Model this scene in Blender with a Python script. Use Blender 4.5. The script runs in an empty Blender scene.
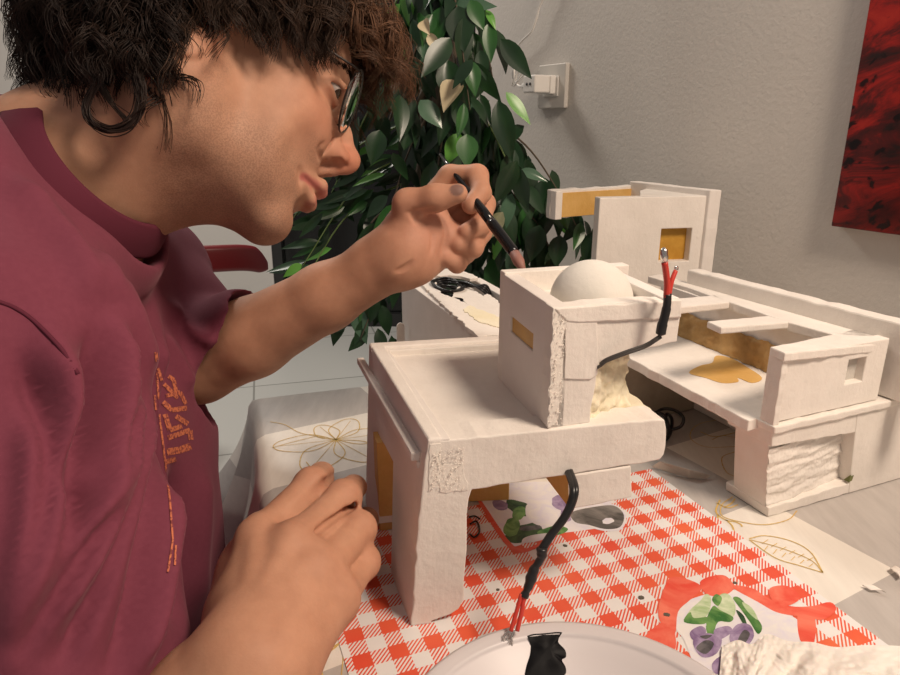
import bpy, bmesh, math, random
import numpy as np
from mathutils import Vector, Matrix, noise
random.seed(7); rng = np.random.default_rng(7)
SC = bpy.context.scene; COL = SC.collection
# ------------------------------------------------------------------ camera frame (metres, table top is z = 0)
FPX = 676.0; TH = math.radians(17.785); PER = .022; HC = 13.633*PER
FW = np.array([0, math.cos(TH), -math.sin(TH)]); UP = np.array([0, math.sin(TH), math.cos(TH)]); RT = np.array([1., 0, 0]); CAM = np.array([0, 0, HC])
def ray(x, y): return FW + RT*(x-450)/FPX + UP*(337.5-y)/FPX
def onz(x, y, z=0.):
    d = ray(x, y); return CAM + d*((z-HC)/d[2])
def at(x, y, dep): return CAM + ray(x, y)*dep
def plane(p, q, r):
    p, q, r = map(np.array, (p, q, r)); n = np.cross(q-p, r-p); return p, n/np.linalg.norm(n)
def ip(x, y, pl):
    d = ray(x, y); return CAM + d*(((pl[0]-CAM)@pl[1])/(d@pl[1]))
A3 = lambda *v: np.array(v, float)
# ------------------------------------------------------------------ object helpers
def link(name, me, parent=None):
    o = bpy.data.objects.new(name, me); COL.objects.link(o)
    if parent:
        o.parent = parent; o.matrix_parent_inverse = parent.matrix_basis.inverted()
    return o
def tag(o, label=None, cat=None, group=None, kind=None):
    if label: o['label'] = label
    if cat: o['category'] = cat
    if group: o['group'] = group
    if kind: o['kind'] = kind
    return o
def empty(name, loc, label, cat, group=None, rz=0):
    o = bpy.data.objects.new(name, None); COL.objects.link(o); o.location = loc; o.rotation_euler = (0, 0, rz); o.empty_display_size = .02
    return tag(o, label, cat, group)
class MB:
    def __init__(s): s.v = []; s.f = []; s.m = []; s.sm = []
    def add(s, vs, fs, mi=0, smooth=False):
        b = len(s.v); s.v += [tuple(map(float, v)) for v in vs]
        for f in fs: s.f.append([i+b for i in f]); s.m.append(mi); s.sm.append(smooth)
        return s
    def prism(s, pts, vec, mi=0, smi=None, capi=None):
        pts = [np.array(p, float) for p in pts]; vec = np.array(vec, float); n = len(pts)
        nn = sum((np.cross(pts[i], pts[(i+1) % n]) for i in range(n)), np.zeros(3))
        if nn@vec > 0: pts = pts[::-1]
        vs = pts+[p+vec for p in pts]
        s.add(vs, [list(range(n))], mi if capi is None else capi); b = len(s.v)-2*n
        s.f.append([b+n+i for i in range(n)][::-1]); s.m.append(mi); s.sm.append(False)
        for i in range(n):
            j = (i+1) % n; s.f.append([b+j, b+i, b+n+i, b+n+j]); s.m.append(mi if smi is None else smi); s.sm.append(False)
        return s
    def box(s, c, ax, ay, az, mi=0):
        c, ax, ay, az = [np.array(q, float) for q in (c, ax, ay, az)]
        return s.prism([c, c+ax, c+ax+ay, c+ay], az, mi)
    def tube(s, path, rad, n=8, mi=0, cap=True, flat=None):
        P = [np.array(p, float) for p in path]; m = len(P)
        R = list(rad) if hasattr(rad, '__len__') else [rad]*m
        t0 = P[1]-P[0]; t0 /= np.linalg.norm(t0)+1e-12
        a = np.cross(t0, [0, 0, 1.]);
        if np.linalg.norm(a) < .1: a = np.cross(t0, [1., 0, 0])
        a /= np.linalg.norm(a); vs = []
        for i in range(m):
            t = P[min(i+1, m-1)]-P[max(i-1, 0)]; t /= np.linalg.norm(t)+1e-12
            a = a-t*(a@t); a /= np.linalg.norm(a)+1e-12; b = np.cross(t, a)
            for k in range(n):
                w = 2*math.pi*k/n; vs.append(P[i]+R[i]*(math.cos(w)*a+math.sin(w)*b))
        fs = [[i*n+k, i*n+(k+1) % n, (i+1)*n+(k+1) % n, (i+1)*n+k] for i in range(m-1) for k in range(n)]
        if cap: fs += [list(range(n))[::-1], [(m-1)*n+k for k in range(n)]]
        return s.add(vs, fs, mi, True)
    def lathe(s, prof, c, n=48, mi=0, X=(1, 0, 0), Y=(0, 1, 0), Z=(0, 0, 1)):
        c, X, Y, Z = [np.array(q, float) for q in (c, X, Y, Z)]; m = len(prof); vs = []
        for r, z in prof:
            for k in range(n):
                w = 2*math.pi*k/n; vs.append(c+r*(math.cos(w)*X+math.sin(w)*Y)+z*Z)
        fs = [[i*n+k, i*n+(k+1) % n, (i+1)*n+(k+1) % n, (i+1)*n+k] for i in range(m-1) for k in range(n)]
        return s.add(vs, fs, mi, True)
    def grid(s, fn, nu, nv, mi=0, smooth=True):
        vs = [fn(i/nu, j/nv) for i in range(nu+1) for j in range(nv+1)]
        fs = [[i*(nv+1)+j, (i+1)*(nv+1)+j, (i+1)*(nv+1)+j+1, i*(nv+1)+j+1] for i in range(nu) for j in range(nv)]
        return s.add(vs, fs, mi, smooth)
    def build(s, name, mats, parent=None, bevel=0, seg=2, weld=False):
        me = bpy.data.meshes.new(name); me.from_pydata(s.v, [], s.f)
        for m in (mats if isinstance(mats, (list, tuple)) else [mats]): me.materials.append(m)
        me.polygons.foreach_set('material_index', s.m); me.polygons.foreach_set('use_smooth', s.sm); me.update()
        if bevel or weld:
            bm = bmesh.new(); bm.from_mesh(me)
            if weld: bmesh.ops.remove_doubles(bm, verts=bm.verts, dist=1e-6)
            if bevel:
                es = [e for e in bm.edges if len(e.link_faces) == 2 and e.calc_face_angle(0) > .5]
                bmesh.ops.bevel(bm, geom=es, offset=bevel, segments=seg, profile=.5, affect='EDGES', clamp_overlap=True)
            bm.to_mesh(me); bm.free()
        return link(name, me, parent)
def ragged(pts, step=.005, amp=.0006, closed=True):
    """resample a 3-D outline and jitter it: hand-cut foam edges"""
    pts = [np.array(p, float) for p in pts]; out = []; n = len(pts)
    for i in range(n if closed else n-1):
        a, b = pts[i], pts[(i+1) % n]; L = np.linalg.norm(b-a); k = max(1, int(L/step)); d = (b-a)/max(L, 1e-9)
        u = pts[(i+2) % n]-b; u = u-d*(u@d); u /= np.linalg.norm(u)+1e-9
        for j in range(k):
            q = a+(b-a)*j/k
            if j: q = q+u*rng.normal(0, amp)*min(1, 1)
            out.append(q)
    return out
def spline(pts, n=10):
    P = [np.array(p, float) for p in pts]; P = [2*P[0]-P[1]]+P+[2*P[-1]-P[-2]]; out = []
    for i in range(1, len(P)-2):
        for k in range(n):
            t = k/n; out.append(.5*((2*P[i])+(P[i+1]-P[i-1])*t+(2*P[i-1]-5*P[i]+4*P[i+1]-P[i+2])*t*t+(3*P[i]-P[i-1]-3*P[i+1]+P[i+2])*t**3))
    out.append(P[-2]); return out
# ------------------------------------------------------------------ materials
MATS = {}
def mat(name, col, rough=.6, spec=.5, metal=0, **kw):
    m = bpy.data.materials.new(name); m.use_nodes = True; nt = m.node_tree; b = nt.nodes['Principled BSDF']
    b.inputs['Base Color'].default_value = (*col, 1); b.inputs['Roughness'].default_value = rough; b.inputs['Metallic'].default_value = metal
    b.inputs['Specular IOR Level'].default_value = spec
    for k, v in kw.items(): b.inputs[k].default_value = v
    MATS[name] = m; m['_b'] = 1; return m
def nd(m, t, **kw):
    n = m.node_tree.nodes.new(t)
    for k, v in kw.items():
        if k in n.inputs: n.inputs[k].default_value = v
        else: setattr(n, k, v)
    return n
def lk(m, a, b): m.node_tree.links.new(a, b)
def bsdf(m): return m.node_tree.nodes['Principled BSDF']
def coord(m, kind='Object'):
    if kind == 'Position': return nd(m, 'ShaderNodeNewGeometry').outputs['Position']
    return nd(m, 'ShaderNodeTexCoord').outputs[kind]
def ramp(m, fac, stops):
    r = nd(m, 'ShaderNodeValToRGB'); e = r.color_ramp.elements
    while len(e) < len(stops): e.new(.5)
    for q, (p, c) in zip(e, stops): q.position = p; q.color = (*c, 1)
    lk(m, fac, r.inputs['Fac']); return r.outputs['Color']
def noisy(m, scale, detail=4, rough=.6, co=None, stretch=None, dist=0):
    n = nd(m, 'ShaderNodeTexNoise'); n.inputs['Scale'].default_value = scale; n.inputs['Detail'].default_value = detail; n.inputs['Roughness'].default_value = rough; n.inputs['Distortion'].default_value = dist
    co = co or coord(m)
    if stretch:
        mp = nd(m, 'ShaderNodeMapping'); mp.inputs['Scale'].default_value = stretch; lk(m, co, mp.inputs['Vector']); co = mp.outputs['Vector']
    lk(m, co, n.inputs['Vector']); return n.outputs['Fac']
def bump(m, h, strength=.5, dist=.001, prev=None):
    b = nd(m, 'ShaderNodeBump'); b.inputs['Strength'].default_value = strength; b.inputs['Distance'].default_value = dist
    lk(m, h, b.inputs['Height'])
    if prev: lk(m, prev, b.inputs['Normal'])
    lk(m, b.outputs['Normal'], bsdf(m).inputs['Normal']); return b.outputs['Normal']
def colour(m, c): lk(m, c, bsdf(m).inputs['Base Color'])
def mix(m, f, a, b, mode='MIX'):
    n = nd(m, 'ShaderNodeMix', data_type='RGBA', blend_type=mode)
    for s, v in ((0, f), (6, a), (7, b)):
        if hasattr(v, 'links'): lk(m, v, n.inputs[s])
        else: n.inputs[s].default_value = v if s == 0 else (*v, 1)
    return n.outputs[2]
def math_(m, op, a, b=0., c=None):
    n = nd(m, 'ShaderNodeMath', operation=op)
    for i, v in enumerate((a, b) if c is None else (a, b, c)):
        if hasattr(v, 'links'): lk(m, v, n.inputs[i])
        else: n.inputs[i].default_value = v
    return n.outputs[0]
def plaster(name, c0, c1, rough=.8, st=.6, scale=1.):
    m = mat(name, c0, rough, .25); p = coord(m, 'Position')
    a = noisy(m, 260*scale, 5, .65, p); b = noisy(m, 55*scale, 3, .5, p); c = noisy(m, 30, 4, .6, p)
    colour(m, ramp(m, c, [(.3, c0), (.7, c1)]))
    v = noisy(m, 200*scale, 3, .6, p, (1, 1, .16)); n = bump(m, a, st*.55, .0012); n = bump(m, v, st*.45, .0010, n); bump(m, b, st*.7, .0022, n); return m
WHITE = plaster('painted_foam_white', (.76, .71, .65), (.83, .78, .72))
WHITE2 = plaster('painted_foam_smooth', (.76, .71, .66), (.82, .77, .72), .75, .25)
CRUST = plaster('crusty_plaster', (.80, .75, .68), (.86, .81, .74), .85, .7, .8)
CREAM = plaster('exposed_foam_cream', (.80, .72, .50), (.86, .80, .64), .9, 1., .8)
RAW = plaster('raw_foam_ochre', (.62, .36, .10), (.74, .47, .17), .7, .5)
RAWD = plaster('raw_foam_brown', (.30, .17, .06), (.62, .40, .17), .7, .6)
AMBER = plaster('amber_pane', (.45, .22, .03), (.62, .36, .07), .35, .3)
BLACK = mat('black_rubber', (.012, .012, .013), .35)
GREYW = mat('grey_wire', (.06, .055, .05), .4)
RED = mat('red_wire', (.55, .045, .03), .35)
SILVER = mat('bare_silver_wire', (.75, .73, .70), .25, .5, 1.)
WPLAST = mat('white_plastic', (.82, .79, .74), .3)
# ------------------------------------------------------------------ the room
AW = math.radians(29); e1 = A3(math.cos(AW), math.sin(AW), 0); e2 = A3(math.sin(AW), -math.cos(AW), 0)   # wall normal / towards the viewer along the wall
Z = A3(0, 0, 1); FLOOR = -.75
wallp = (A3(.204, 1.28, 0), e1)
wl = ip(475, 80, wallp); wl[2] = 0
M_wall = mat('wall_paint', (.62, .58, .53), .5, .45); pw = coord(M_wall, 'Position')
wn = noisy(M_wall, 160, 4, .6, pw); bump(M_wall, wn, .5, .0014); colour(M_wall, ramp(M_wall, noisy(M_wall, 3, 2, .5, pw), [(.3, (.60, .565, .52)), (.7, (.65, .61, .56))]))
m = MB(); m.box(wl+Z*FLOOR, e2*2.6, e1*.12, Z*2.65); tag(m.build('wall_right', M_wall), kind='structure')
M_floor = mat('floor_tile', (.55, .55, .52), .35)
pf = coord(M_floor, 'Position'); br = nd(M_floor, 'ShaderNodeTexBrick', offset=.0)
for k, v in {'Scale': 1., 'Mortar Size': .004, 'Brick Width': .6, 'Row Height': .6, 'Mortar Smooth': .1}.items(): br.inputs[k].default_value = v
br.inputs['Color1'].default_value = (.56, .56, .53, 1); br.inputs['Color2'].default_value = (.53, .53, .50, 1); br.inputs['Mortar'].default_value = (.25, .25, .23, 1)
mp = nd(M_floor, 'ShaderNodeMapping'); mp.inputs['Rotation'].default_value = (0, 0, math.radians(-15)); mp.inputs['Location'].default_value = (.11, .27, 0)
lk(M_floor, pf, mp.inputs['Vector']); lk(M_floor, mp.outputs['Vector'], br.inputs['Vector']); colour(M_floor, br.outputs['Color'])
m = MB(); m.box((-3, -1.2, FLOOR-.05), (4.5, 0, 0), (0, 5.6, 0), (0, 0, .05)); tag(m.build('floor', M_floor), kind='structure')
# back wall of the room with a night-black glazed opening in it
YB = 3.45
M_back = mat('back_wall_paint', (.60, .57, .53), .6)
xl = at(273, 270, 1); xl = xl[0]/xl[1]*YB; xr = wl[0]+.35
m = MB(); m.box((-3, YB, FLOOR), (3+xl, 0, 0), (0, .12, 0), (0, 0, 2.65)); tag(m.build('wall_back', M_back), kind='structure')
M_night = mat('night_glass', (.006, .007, .007), .12)
M_frame = mat('dark_frame', (.02, .02, .02), .4)
m = MB(); m.box((xl, YB+.05, FLOOR), (1.75, 0, 0), (0, .02, 0), (0, 0, 2.65)); wn1 = tag(m.build('window_1', M_night), kind='structure')
m = MB()
for xx in (xl, xl+.85, xl+1.70): m.box((xx, YB+.01, FLOOR), (.05, 0, 0), (0, .06, 0), (0, 0, 2.65))
m.box((xl, YB+.015, FLOOR), (1.75, 0, 0), (0, .05, 0), (0, 0, .07)); m.build('window_frame', M_frame, wn1)
# ------------------------------------------------------------------ table and cloth
T0 = onz(260, 399, 0.); T0[2] = 0; TW, TL = .635, 1.15
AT = math.radians(18); k1_ = A3(math.cos(AT), math.sin(AT), 0); k2_ = A3(math.sin(AT), -math.cos(AT), 0)   # the table stands slightly askew to the wall
def tp(s, t, z=0.): return T0+k1_*s+k2_*t+Z*z
M_wood = mat('table_wood', (.30, .19, .11), .5)
tb = empty('dining_table', tp(.3, .5)+Z*FLOOR, 'dining table under the printed cloth, pushed against the grey wall', 'table')
m = MB(); m.box(tp(.004, .004, -.031), k1_*(TW-.008), k2_*(TL-.01), Z*.028); m.build('tabletop', M_wood, tb, .003)
for s, t in ((.05, .05), (TW-.1, .05), (.05, TL-.1), (TW-.1, TL-.1)):
    m = MB(); m.box(tp(s, t, FLOOR), k1_*.05, k2_*.05, Z*(-.031-FLOOR)); m.build('leg', M_wood, tb, .003)
KP = onz(897, 571)-e1*.3116-e2*.52
M_cloth = mat('printed_oilcloth', (.7, .66, .6), .38, .4)
uv = nd(M_cloth, 'ShaderNodeUVMap').outputs['UV']; ck = nd(M_cloth, 'ShaderNodeTexChecker', Scale=1.)
ck.inputs['Color1'].default_value = (.76, .72, .65, 1); ck.inputs['Color2'].default_value = (.44, .41, .385, 1)
mp = nd(M_cloth, 'ShaderNodeMapping'); mp.inputs['Location'].default_value = (-.1116/.2+8, -.09/.1075+6, .5); mp.inputs['Scale'].default_value = (1/.2, 1/.1075, 1)
lk(M_cloth, uv, mp.inputs['Vector']); lk(M_cloth, mp.outputs['Vector'], ck.inputs['Vector'])
weave = noisy(M_cloth, 900, 2, .5, coord(M_cloth, 'Position')); fib = noisy(M_cloth, 120, 3, .6, coord(M_cloth, 'Position'), (1, .15, 1))
cc = mix(M_cloth, .12, ck.outputs['Color'], ramp(M_cloth, fib, [(.3, (.3, .28, .26)), (.7, (.9, .86, .8))]))
colour(M_cloth, cc); bump(M_cloth, weave, .15, .0006)
M_ink = mat('ochre_print', (.62, .42, .12), .45, .3)
# cloth surface: flat on the table, rounded at the edge, hanging with soft folds
def cloth_pt(s, t):
    """s,t are arc lengths; outside the top the cloth hangs"""
    def side(d): # d>0 distance past the edge -> (outward, down)
        r = .012
        if d <= 0: return 0., 0.
        if d < r*1.57: return r*math.sin(d/r), r*(1-math.cos(d/r))
        return r, r+(d-r*1.57)
    ol, dl = side(-s); of, df = side(-t); on_, dn = side(t-TL)
    ss = max(0, min(s, TW)); ttt = max(0, min(t, TL))
    down = max(dl, df, dn) if not (dl and df) else math.hypot(dl, df)*.98
    w = min(1, down/.12)
    fold = .018*w*math.sin(t*38+1.2)+.010*w*math.sin(t*81) if dl >= df else .016*w*math.sin(s*42)
    p = tp(ss, ttt, .0)
    if dl: p = p-k1_*(ol+max(0, fold)+.05*w*w*(.4 if not df else 1.))
    if df: p = p-k2_*(of+(max(0, fold) if not dl else 0)+.03*w)
    if dn: p = p+k2_*(on_+.02*w)
    p[2] -= down
    return p
S = [-.22+.22*i/24 for i in range(24)]+[TW*i/26 for i in range(27)]
Tt = [-.20+.20*i/22 for i in range(22)]+[TL*i/46 for i in range(47)]+[TL+.02*(i+1) for i in range(8)]
vs = [cloth_pt(s, t) for s in S for t in Tt]; nv = len(Tt)
fs = [[i*nv+j, (i+1)*nv+j, (i+1)*nv+j+1, i*nv+j+1] for i in range(len(S)-1) for j in range(nv-1)]
m = MB(); m.add(vs, fs, 0, True)
# drawings printed on the cloth, as thin lines lying in its surface
def ink(pts, w=.0011, closed=False):
    q = spline(pts, 8); L = []
    for i, p in enumerate(q):
        t = q[min(i+1, len(q)-1)]-q[max(i-1, 0)]; n = np.cross(t, Z); n /= np.linalg.norm(n)+1e-9; ww = w*(.6+.4*math.sin(i*1.7)**2)
        L += [p+n*ww/2+Z*.0004, p-n*ww/2+Z*.0004]
    m.add(L, [[2*i, 2*i+1, 2*i+3, 2*i+2] for i in range(len(q)-1)], 1, True)
px = lambda L: [onz(x, y) for x, y in L]
# long leaf right of the mat
ink(px([(749, 539), (765, 536), (790, 541), (810, 552), (823, 573)])); ink(px([(823, 573), (800, 566), (775, 558), (749, 540)])); ink(px([(750, 540), (780, 548), (810, 560), (823, 573)]), .0009)
for k in range(6): ink(px([(762+k*9, 544+k*3.4), (768+k*9, 540+k*3.6)]), .0007); ink(px([(768+k*9, 546+k*3.6), (764+k*9, 551+k*3.2)]), .0007)
# flower by the front corner of the house
ink(px([(733, 497), (722, 505), (722, 516), (740, 522), (765, 525), (788, 520), (797, 511)])); ink(px([(720, 500), (716, 512), (725, 520), (735, 522)]), .0016); ink(px([(716, 503), (728, 508), (738, 505)]), .0014)
for a, b in (((726, 520), (734, 532)), ((718, 515), (712, 526)), ((724, 508), (735, 499)), ((735, 522), (742, 527))): ink(px([a, ((a[0]+b[0])/2+2, (a[1]+b[1])/2), b]), .0016)
# loops under the terrace
ink(px([(735, 418), (700, 424), (690, 437), (705, 447), (735, 447)])); ink(px([(712, 440), (722, 436), (736, 438)])); ink(px([(735, 452), (722, 458), (726, 472), (738, 478)])); ink(px([(700, 432), (715, 437), (735, 433)]), .0016)
# blossom on the left corner
def rosette(c, ax, ay, L):
    for i in range(len(L)):
        a, r = L[i]; d = ax*math.cos(a)+ay*math.sin(a); n = -ax*math.sin(a)+ay*math.cos(a); c = np.array(c)
        ink([c, c+d*r*.4+n*r*.3, c+d*r*.85+n*r*.2, c+d*r, c+d*r*.85-n*r*.2, c+d*r*.4-n*r*.3, c], .0012); ink([c, c+d*r*.9], .0007)
rosette(onz(336, 440), e1, e2, [(.2, .055), (1.3, .06), (2.3, .065), (3.4, .06), (4.6, .04), (5.4, .05)])
ink(px([(270, 422), (285, 425), (300, 433), (325, 438)])); ink(px([(272, 448), (290, 443), (318, 436)]))
ink(px([(306, 462), (318, 475), (330, 470)])); rosette(onz(345, 640), e1, e2, [(.5, .03), (2, .04), (3.6, .035), (5, .04)])
rosette(onz(860, 660), e1, e2, [(.5, .03), (2, .04), (3.6, .035), (5, .04)])
me = None
o = m.build('tablecloth', [M_cloth, M_ink]); me = o.data; uvl = me.uv_layers.new(name='UVMap'); ST = [(s, t) for s in S for t in Tt]; UVC = [((k1_*s+k2_*t+T0-KP)@e1, (k1_*s+k2_*t+T0-KP)@e2) for s, t in ST]
for lp in me.loops: uvl.data[lp.index].uv = UVC[lp.vertex_index] if lp.vertex_index < len(ST) else (0, 0)
tag(o, 'grey and cream checked oilcloth with ochre flower drawings, over the table', 'tablecloth')
# ------------------------------------------------------------------ gingham placemat
uu = A3(.3376/.9522, -.8904/.9522, 0); vv = A3(-.8904/.9522, -.3376/.9522, 0)
def gm(i, j, z=0.): return uu*(i-19.29)*PER+vv*(j-15.95)*PER+Z*z
M_ging = mat('red_gingham', (.7, .1, .06), .4, .35)
co = coord(M_ging, 'UV'); sp = nd(M_ging, 'ShaderNodeSeparateXYZ'); lk(M_ging, co, sp.inputs[0]); X, Y = sp.outputs[0], sp.outputs[1]
def band(q): return math_(M_ging, 'LESS_THAN', math_(M_ging, 'ABSOLUTE', math_(M_ging, 'SUBTRACT', math_(M_ging, 'FRACT', math_(M_ging, 'ADD', q, 100.5)), .5)), .25)
tw = math_(M_ging, 'LESS_THAN', math_(M_ging, 'FRACT', math_(M_ging, 'MULTIPLY', math_(M_ging, 'ADD', math_(M_ging, 'SUBTRACT', X, Y), 100), 7.5)), .5)
bx_, by_ = band(X), band(Y)
redf = math_(M_ging, 'ADD', math_(M_ging, 'MULTIPLY', bx_, tw), math_(M_ging, 'MULTIPLY', by_, math_(M_ging, 'SUBTRACT', 1., tw)))
pp = coord(M_ging, 'Position'); fade = noisy(M_ging, 14, 3, .5, pp)
redc = ramp(M_ging, fade, [(.35, (.70, .085, .045)), (.6, (.74, .12, .055)), (.8, (.78, .22, .09))])
colour(M_ging, mix(M_ging, redf, (.75, .735, .72), redc))
mm = MB(); I0, I1, J0, J1 = -.95, 19.5, -.52, 13.45
mm.prism([gm(I0, J0, .0004), gm(I1, J0, .0004), gm(I1, J1, .0004), gm(I0, J1, .0004)], Z*.0003)
mat_o = empty('placemat', gm((I0+I1)/2, (J0+J1)/2, .0004), 'red and white gingham placemat with pansy prints under the domed model house', 'placemat')
go = mm.build('gingham_sheet', M_ging, mat_o); uvl = go.data.uv_layers.new(name='UVMap')
for lp in go.data.loops:
    v = np.array(go.data.vertices[lp.vertex_index].co); uvl.data[lp.index].uv = (v@uu/PER+19.29, v@vv/PER+15.95)
MT = .0007  # top of the mat
FLN = [0]
def closed(pts):
    P = [A3(x, y, 0) for x, y in pts]; n = len(P); out = []
    for i in range(n):
        a, b, c, d = P[i-1], P[i], P[(i+1) % n], P[(i+2) % n]
        for k in range(4): t = k/4; out.append(.5*(2*b+(c-a)*t+(2*a-5*b+4*c-d)*t*t+(3*b-a-3*c+d)*t**3))
    return out
def flat(mesh, pts, mi, dz=0.):
    FLN[0] += 1; q = [onz(p[0], p[1], MT+.00008+FLN[0]*.000012) for p in closed(pts)]; mesh.add(q, [list(range(len(q)))], mi)
def blob(cx, cy, rx, ry, ang, n=14, j=.12):
    a0 = math.radians(ang); return [(cx+rx*(1+random.uniform(-j, j))*math.cos(w)*math.cos(a0)-ry*math.sin(w)*math.sin(a0), cy+rx*math.cos(w)*math.sin(a0)+ry*(1+random.uniform(-j, j))*math.sin(w)*math.cos(a0)) for w in [2*math.pi*k/n for k in range(n)]]
def printmat(n, c0, c1, sc=60):
    q = mat(n, c0, .4, .3); colour(q, ramp(q, noisy(q, sc, 4, .6, coord(q, 'Position'), None, 1.5), [(.35, c0), (.65, c1)])); return q
PR = [printmat('print_white', (.78, .76, .74), (.70, .68, .76)), printmat('print_purple', (.20, .13, .26), (.42, .34, .50)), printmat('print_green', (.03, .14, .03), (.20, .38, .12)),
      printmat('print_darkleaf', (.015, .05, .025), (.06, .14, .05)), printmat('print_red', (.72, .08, .05), (.80, .20, .13), 30), printmat('print_grey', (.07, .065, .06), (.28, .26, .24), 25), printmat('print_greydeep', (.05, .05, .055), (.16, .15, .16)), printmat('print_lightgreen', (.35, .50, .25), (.62, .70, .50))]
m = MB()
flat(m, [(481, 497), (500, 484), (560, 482), (604, 490), (612, 523), (585, 530), (556, 534), (530, 541), (512, 546), (500, 528)], 0)
flat(m, blob(520, 508, 16, 7, 20), 3, .00004); flat(m, blob(524, 533, 20, 9, -15), 3, .00004); flat(m, blob(512, 527, 8, 10, 30), 2, .00008); flat(m, blob(519, 513, 6, 8, 40), 2, .00008)
flat(m, blob(552, 531, 16, 4.5, -8), 2, .00008); flat(m, blob(560, 503, 9, 7, 30), 1, .00008); flat(m, blob(500, 505, 8, 5, 10), 1, .00008); flat(m, blob(566, 515, 7, 5, 60), 1, .00012)
flat(m, blob(540, 512, 16, 12, 20), 0, .00012); flat(m, blob(536, 538, 16, 3.5, -12), 0, .00016); flat(m, blob(530, 528, 12, 2.5, -5), 6, .0001)
flat(m, [(480, 505), (483, 503), (515, 547), (540, 543), (541, 546), (512, 551)], 4, .0002)
# grey glossy spoon bowl of the print, with its white outline
flat(m, [(572, 512), (600, 505), (616, 505), (626, 515), (622, 529), (605, 531), (588, 527), (575, 525)], 0, .0002)
flat(m, [(572, 512), (600, 506), (615, 506), (624, 515), (620, 527), (605, 529), (589, 525), (575, 522)], 5, .00026)
flat(m, blob(608, 521, 6, 3, -10), 0, .0003)
# second bunch of pansies by the tissue, with the smeared red print around it
flat(m, [(680, 606), (700, 596), (728, 590), (750, 592), (762, 602), (780, 610), (800, 622), (806, 640), (770, 652), (730, 672), (700, 672), (684, 640), (676, 628)], 0)
for a in ([(658, 612), (664, 588), (672, 577), (690, 580), (702, 588), (690, 600), (678, 612), (675, 634), (664, 628)], [(700, 582), (712, 576), (726, 576), (734, 588), (722, 596), (706, 594)], [(730, 586), (752, 588), (768, 598), (790, 606), (812, 606), (830, 602), (836, 610), (822, 620), (806, 616), (796, 616), (776, 612), (758, 602)], [(798, 612), (812, 612), (816, 628), (812, 646), (800, 640)], [(770, 588), (788, 586), (800, 598), (786, 606), (772, 600)], [(645, 636), (668, 620), (676, 640), (672, 652), (655, 644)]): flat(m, a, 4)
flat(m, [(686, 619), (690, 610), (700, 601), (706, 594), (711, 598), (709, 612), (700, 621)], 7); flat(m, [(684, 622), (690, 612), (694, 618), (708, 617), (704, 624)], 2); flat(m, [(719, 596), (728, 594), (735, 604), (734, 616), (724, 622), (718, 612)], 7)
flat(m, [(706, 622), (713, 606), (720, 610), (733, 617), (730, 622), (718, 622), (712, 636)], 2); flat(m, [(712, 600), (716, 594), (722, 598), (718, 606)], 2); flat(m, [(733, 598), (740, 598), (752, 612), (762, 626), (758, 634), (750, 622), (740, 608)], 2); flat(m, [(736, 610), (744, 616), (748, 630), (742, 622)], 3); flat(m, [(706, 626), (714, 624), (716, 644), (710, 640)], 2); flat(m, [(742, 602), (752, 608), (758, 620), (748, 612)], 7)
for q in ([(690, 632), (700, 626), (706, 630), (703, 640), (693, 640)], [(693, 644), (698, 634), (714, 634), (722, 640), (716, 654), (702, 657)], [(730, 634), (738, 624), (750, 625), (754, 636), (746, 646), (732, 644)], [(714, 630), (728, 626), (732, 632), (718, 640)], [(712, 664), (722, 656), (728, 668), (716, 674)]): flat(m, q, 1)
for q in ([(696, 648), (706, 640), (714, 644), (706, 654)], [(738, 640), (744, 630), (750, 634), (744, 644)], [(700, 636), (712, 635), (706, 639)]): flat(m, q, 6)
m.build('printed_flowers', PR, mat_o)
# ------------------------------------------------------------------ model house with the dome
a1 = A3(.983, .187, 0); b1 = A3(-.24, .971, 0)
FLt = A3(-.0124, .3462, .128)
plF = plane((-.0243, .3454, 0), FLt, (.1297, .3731, .128))
F = lambda L: [ip(x, y, plF) for x, y in L]
hA = empty('model_house', (.03, .44, MT), 'nearest white model house, with a domed tower, standing on the gingham mat', 'model house', 'white foam model houses on the table')
def crumbs(name, base, n, spread, size, mats, parent, up=Z):
    """little ragged lumps pressed on a surface, one mesh"""
    m = MB()
    for k in range(n):
        c = base(rng.random(), rng.random()); s_ = size*rng.uniform(.4, 1.2)
        vs = []; w0 = rng.uniform(0, 6.28)
        dirs = [A3(math.cos(w0+q*2.09)*.94, math.sin(w0+q*2.09)*.94, -.33) for q in range(3)]+[A3(0, 0, 1.)]+[A3(math.cos(w0+1+q*2.09)*.8, math.sin(w0+1+q*2.09)*.8, .5) for q in range(3)]
        vs = [c+d*s_*rng.uniform(.6, 1.2) for d in dirs]
        bm = bmesh.new(); [bm.verts.new(v) for v in vs]; bmesh.ops.convex_hull(bm, input=bm.verts); bm.verts.index_update()
        vi = {v: i for i, v in enumerate(bm.verts)}; m.add([v.co[:] for v in bm.verts], [[vi[v] for v in f.verts] for f in bm.faces], 0, False); bm.free()
    return tag(m.build(name, mats, parent), kind='stuff')
# front wall: leg, beam
leg_beam = F([(411, 627), (430, 622), (450, 615), (459, 609), (464, 600), (465, 572), (467, 540), (467, 515), (469, 499), (472, 490), (500, 485), (535, 480), (566, 475.5), (600, 470), (631, 465), (660, 460), (664, 455), (666.5, 428), (665, 420), (620, 423), (570, 428), (500, 435), (445, 440.5), (428, 440), (424, 470), (421, 500), (417, 540), (414, 585)])
leg_beam[0][2] = max(leg_beam[0][2], MT)
m = MB(); m.prism(ragged(leg_beam, .006, .0004), b1*.022, 0); m.build('front_wall', [WHITE, RAW], hA, .0009)
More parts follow.
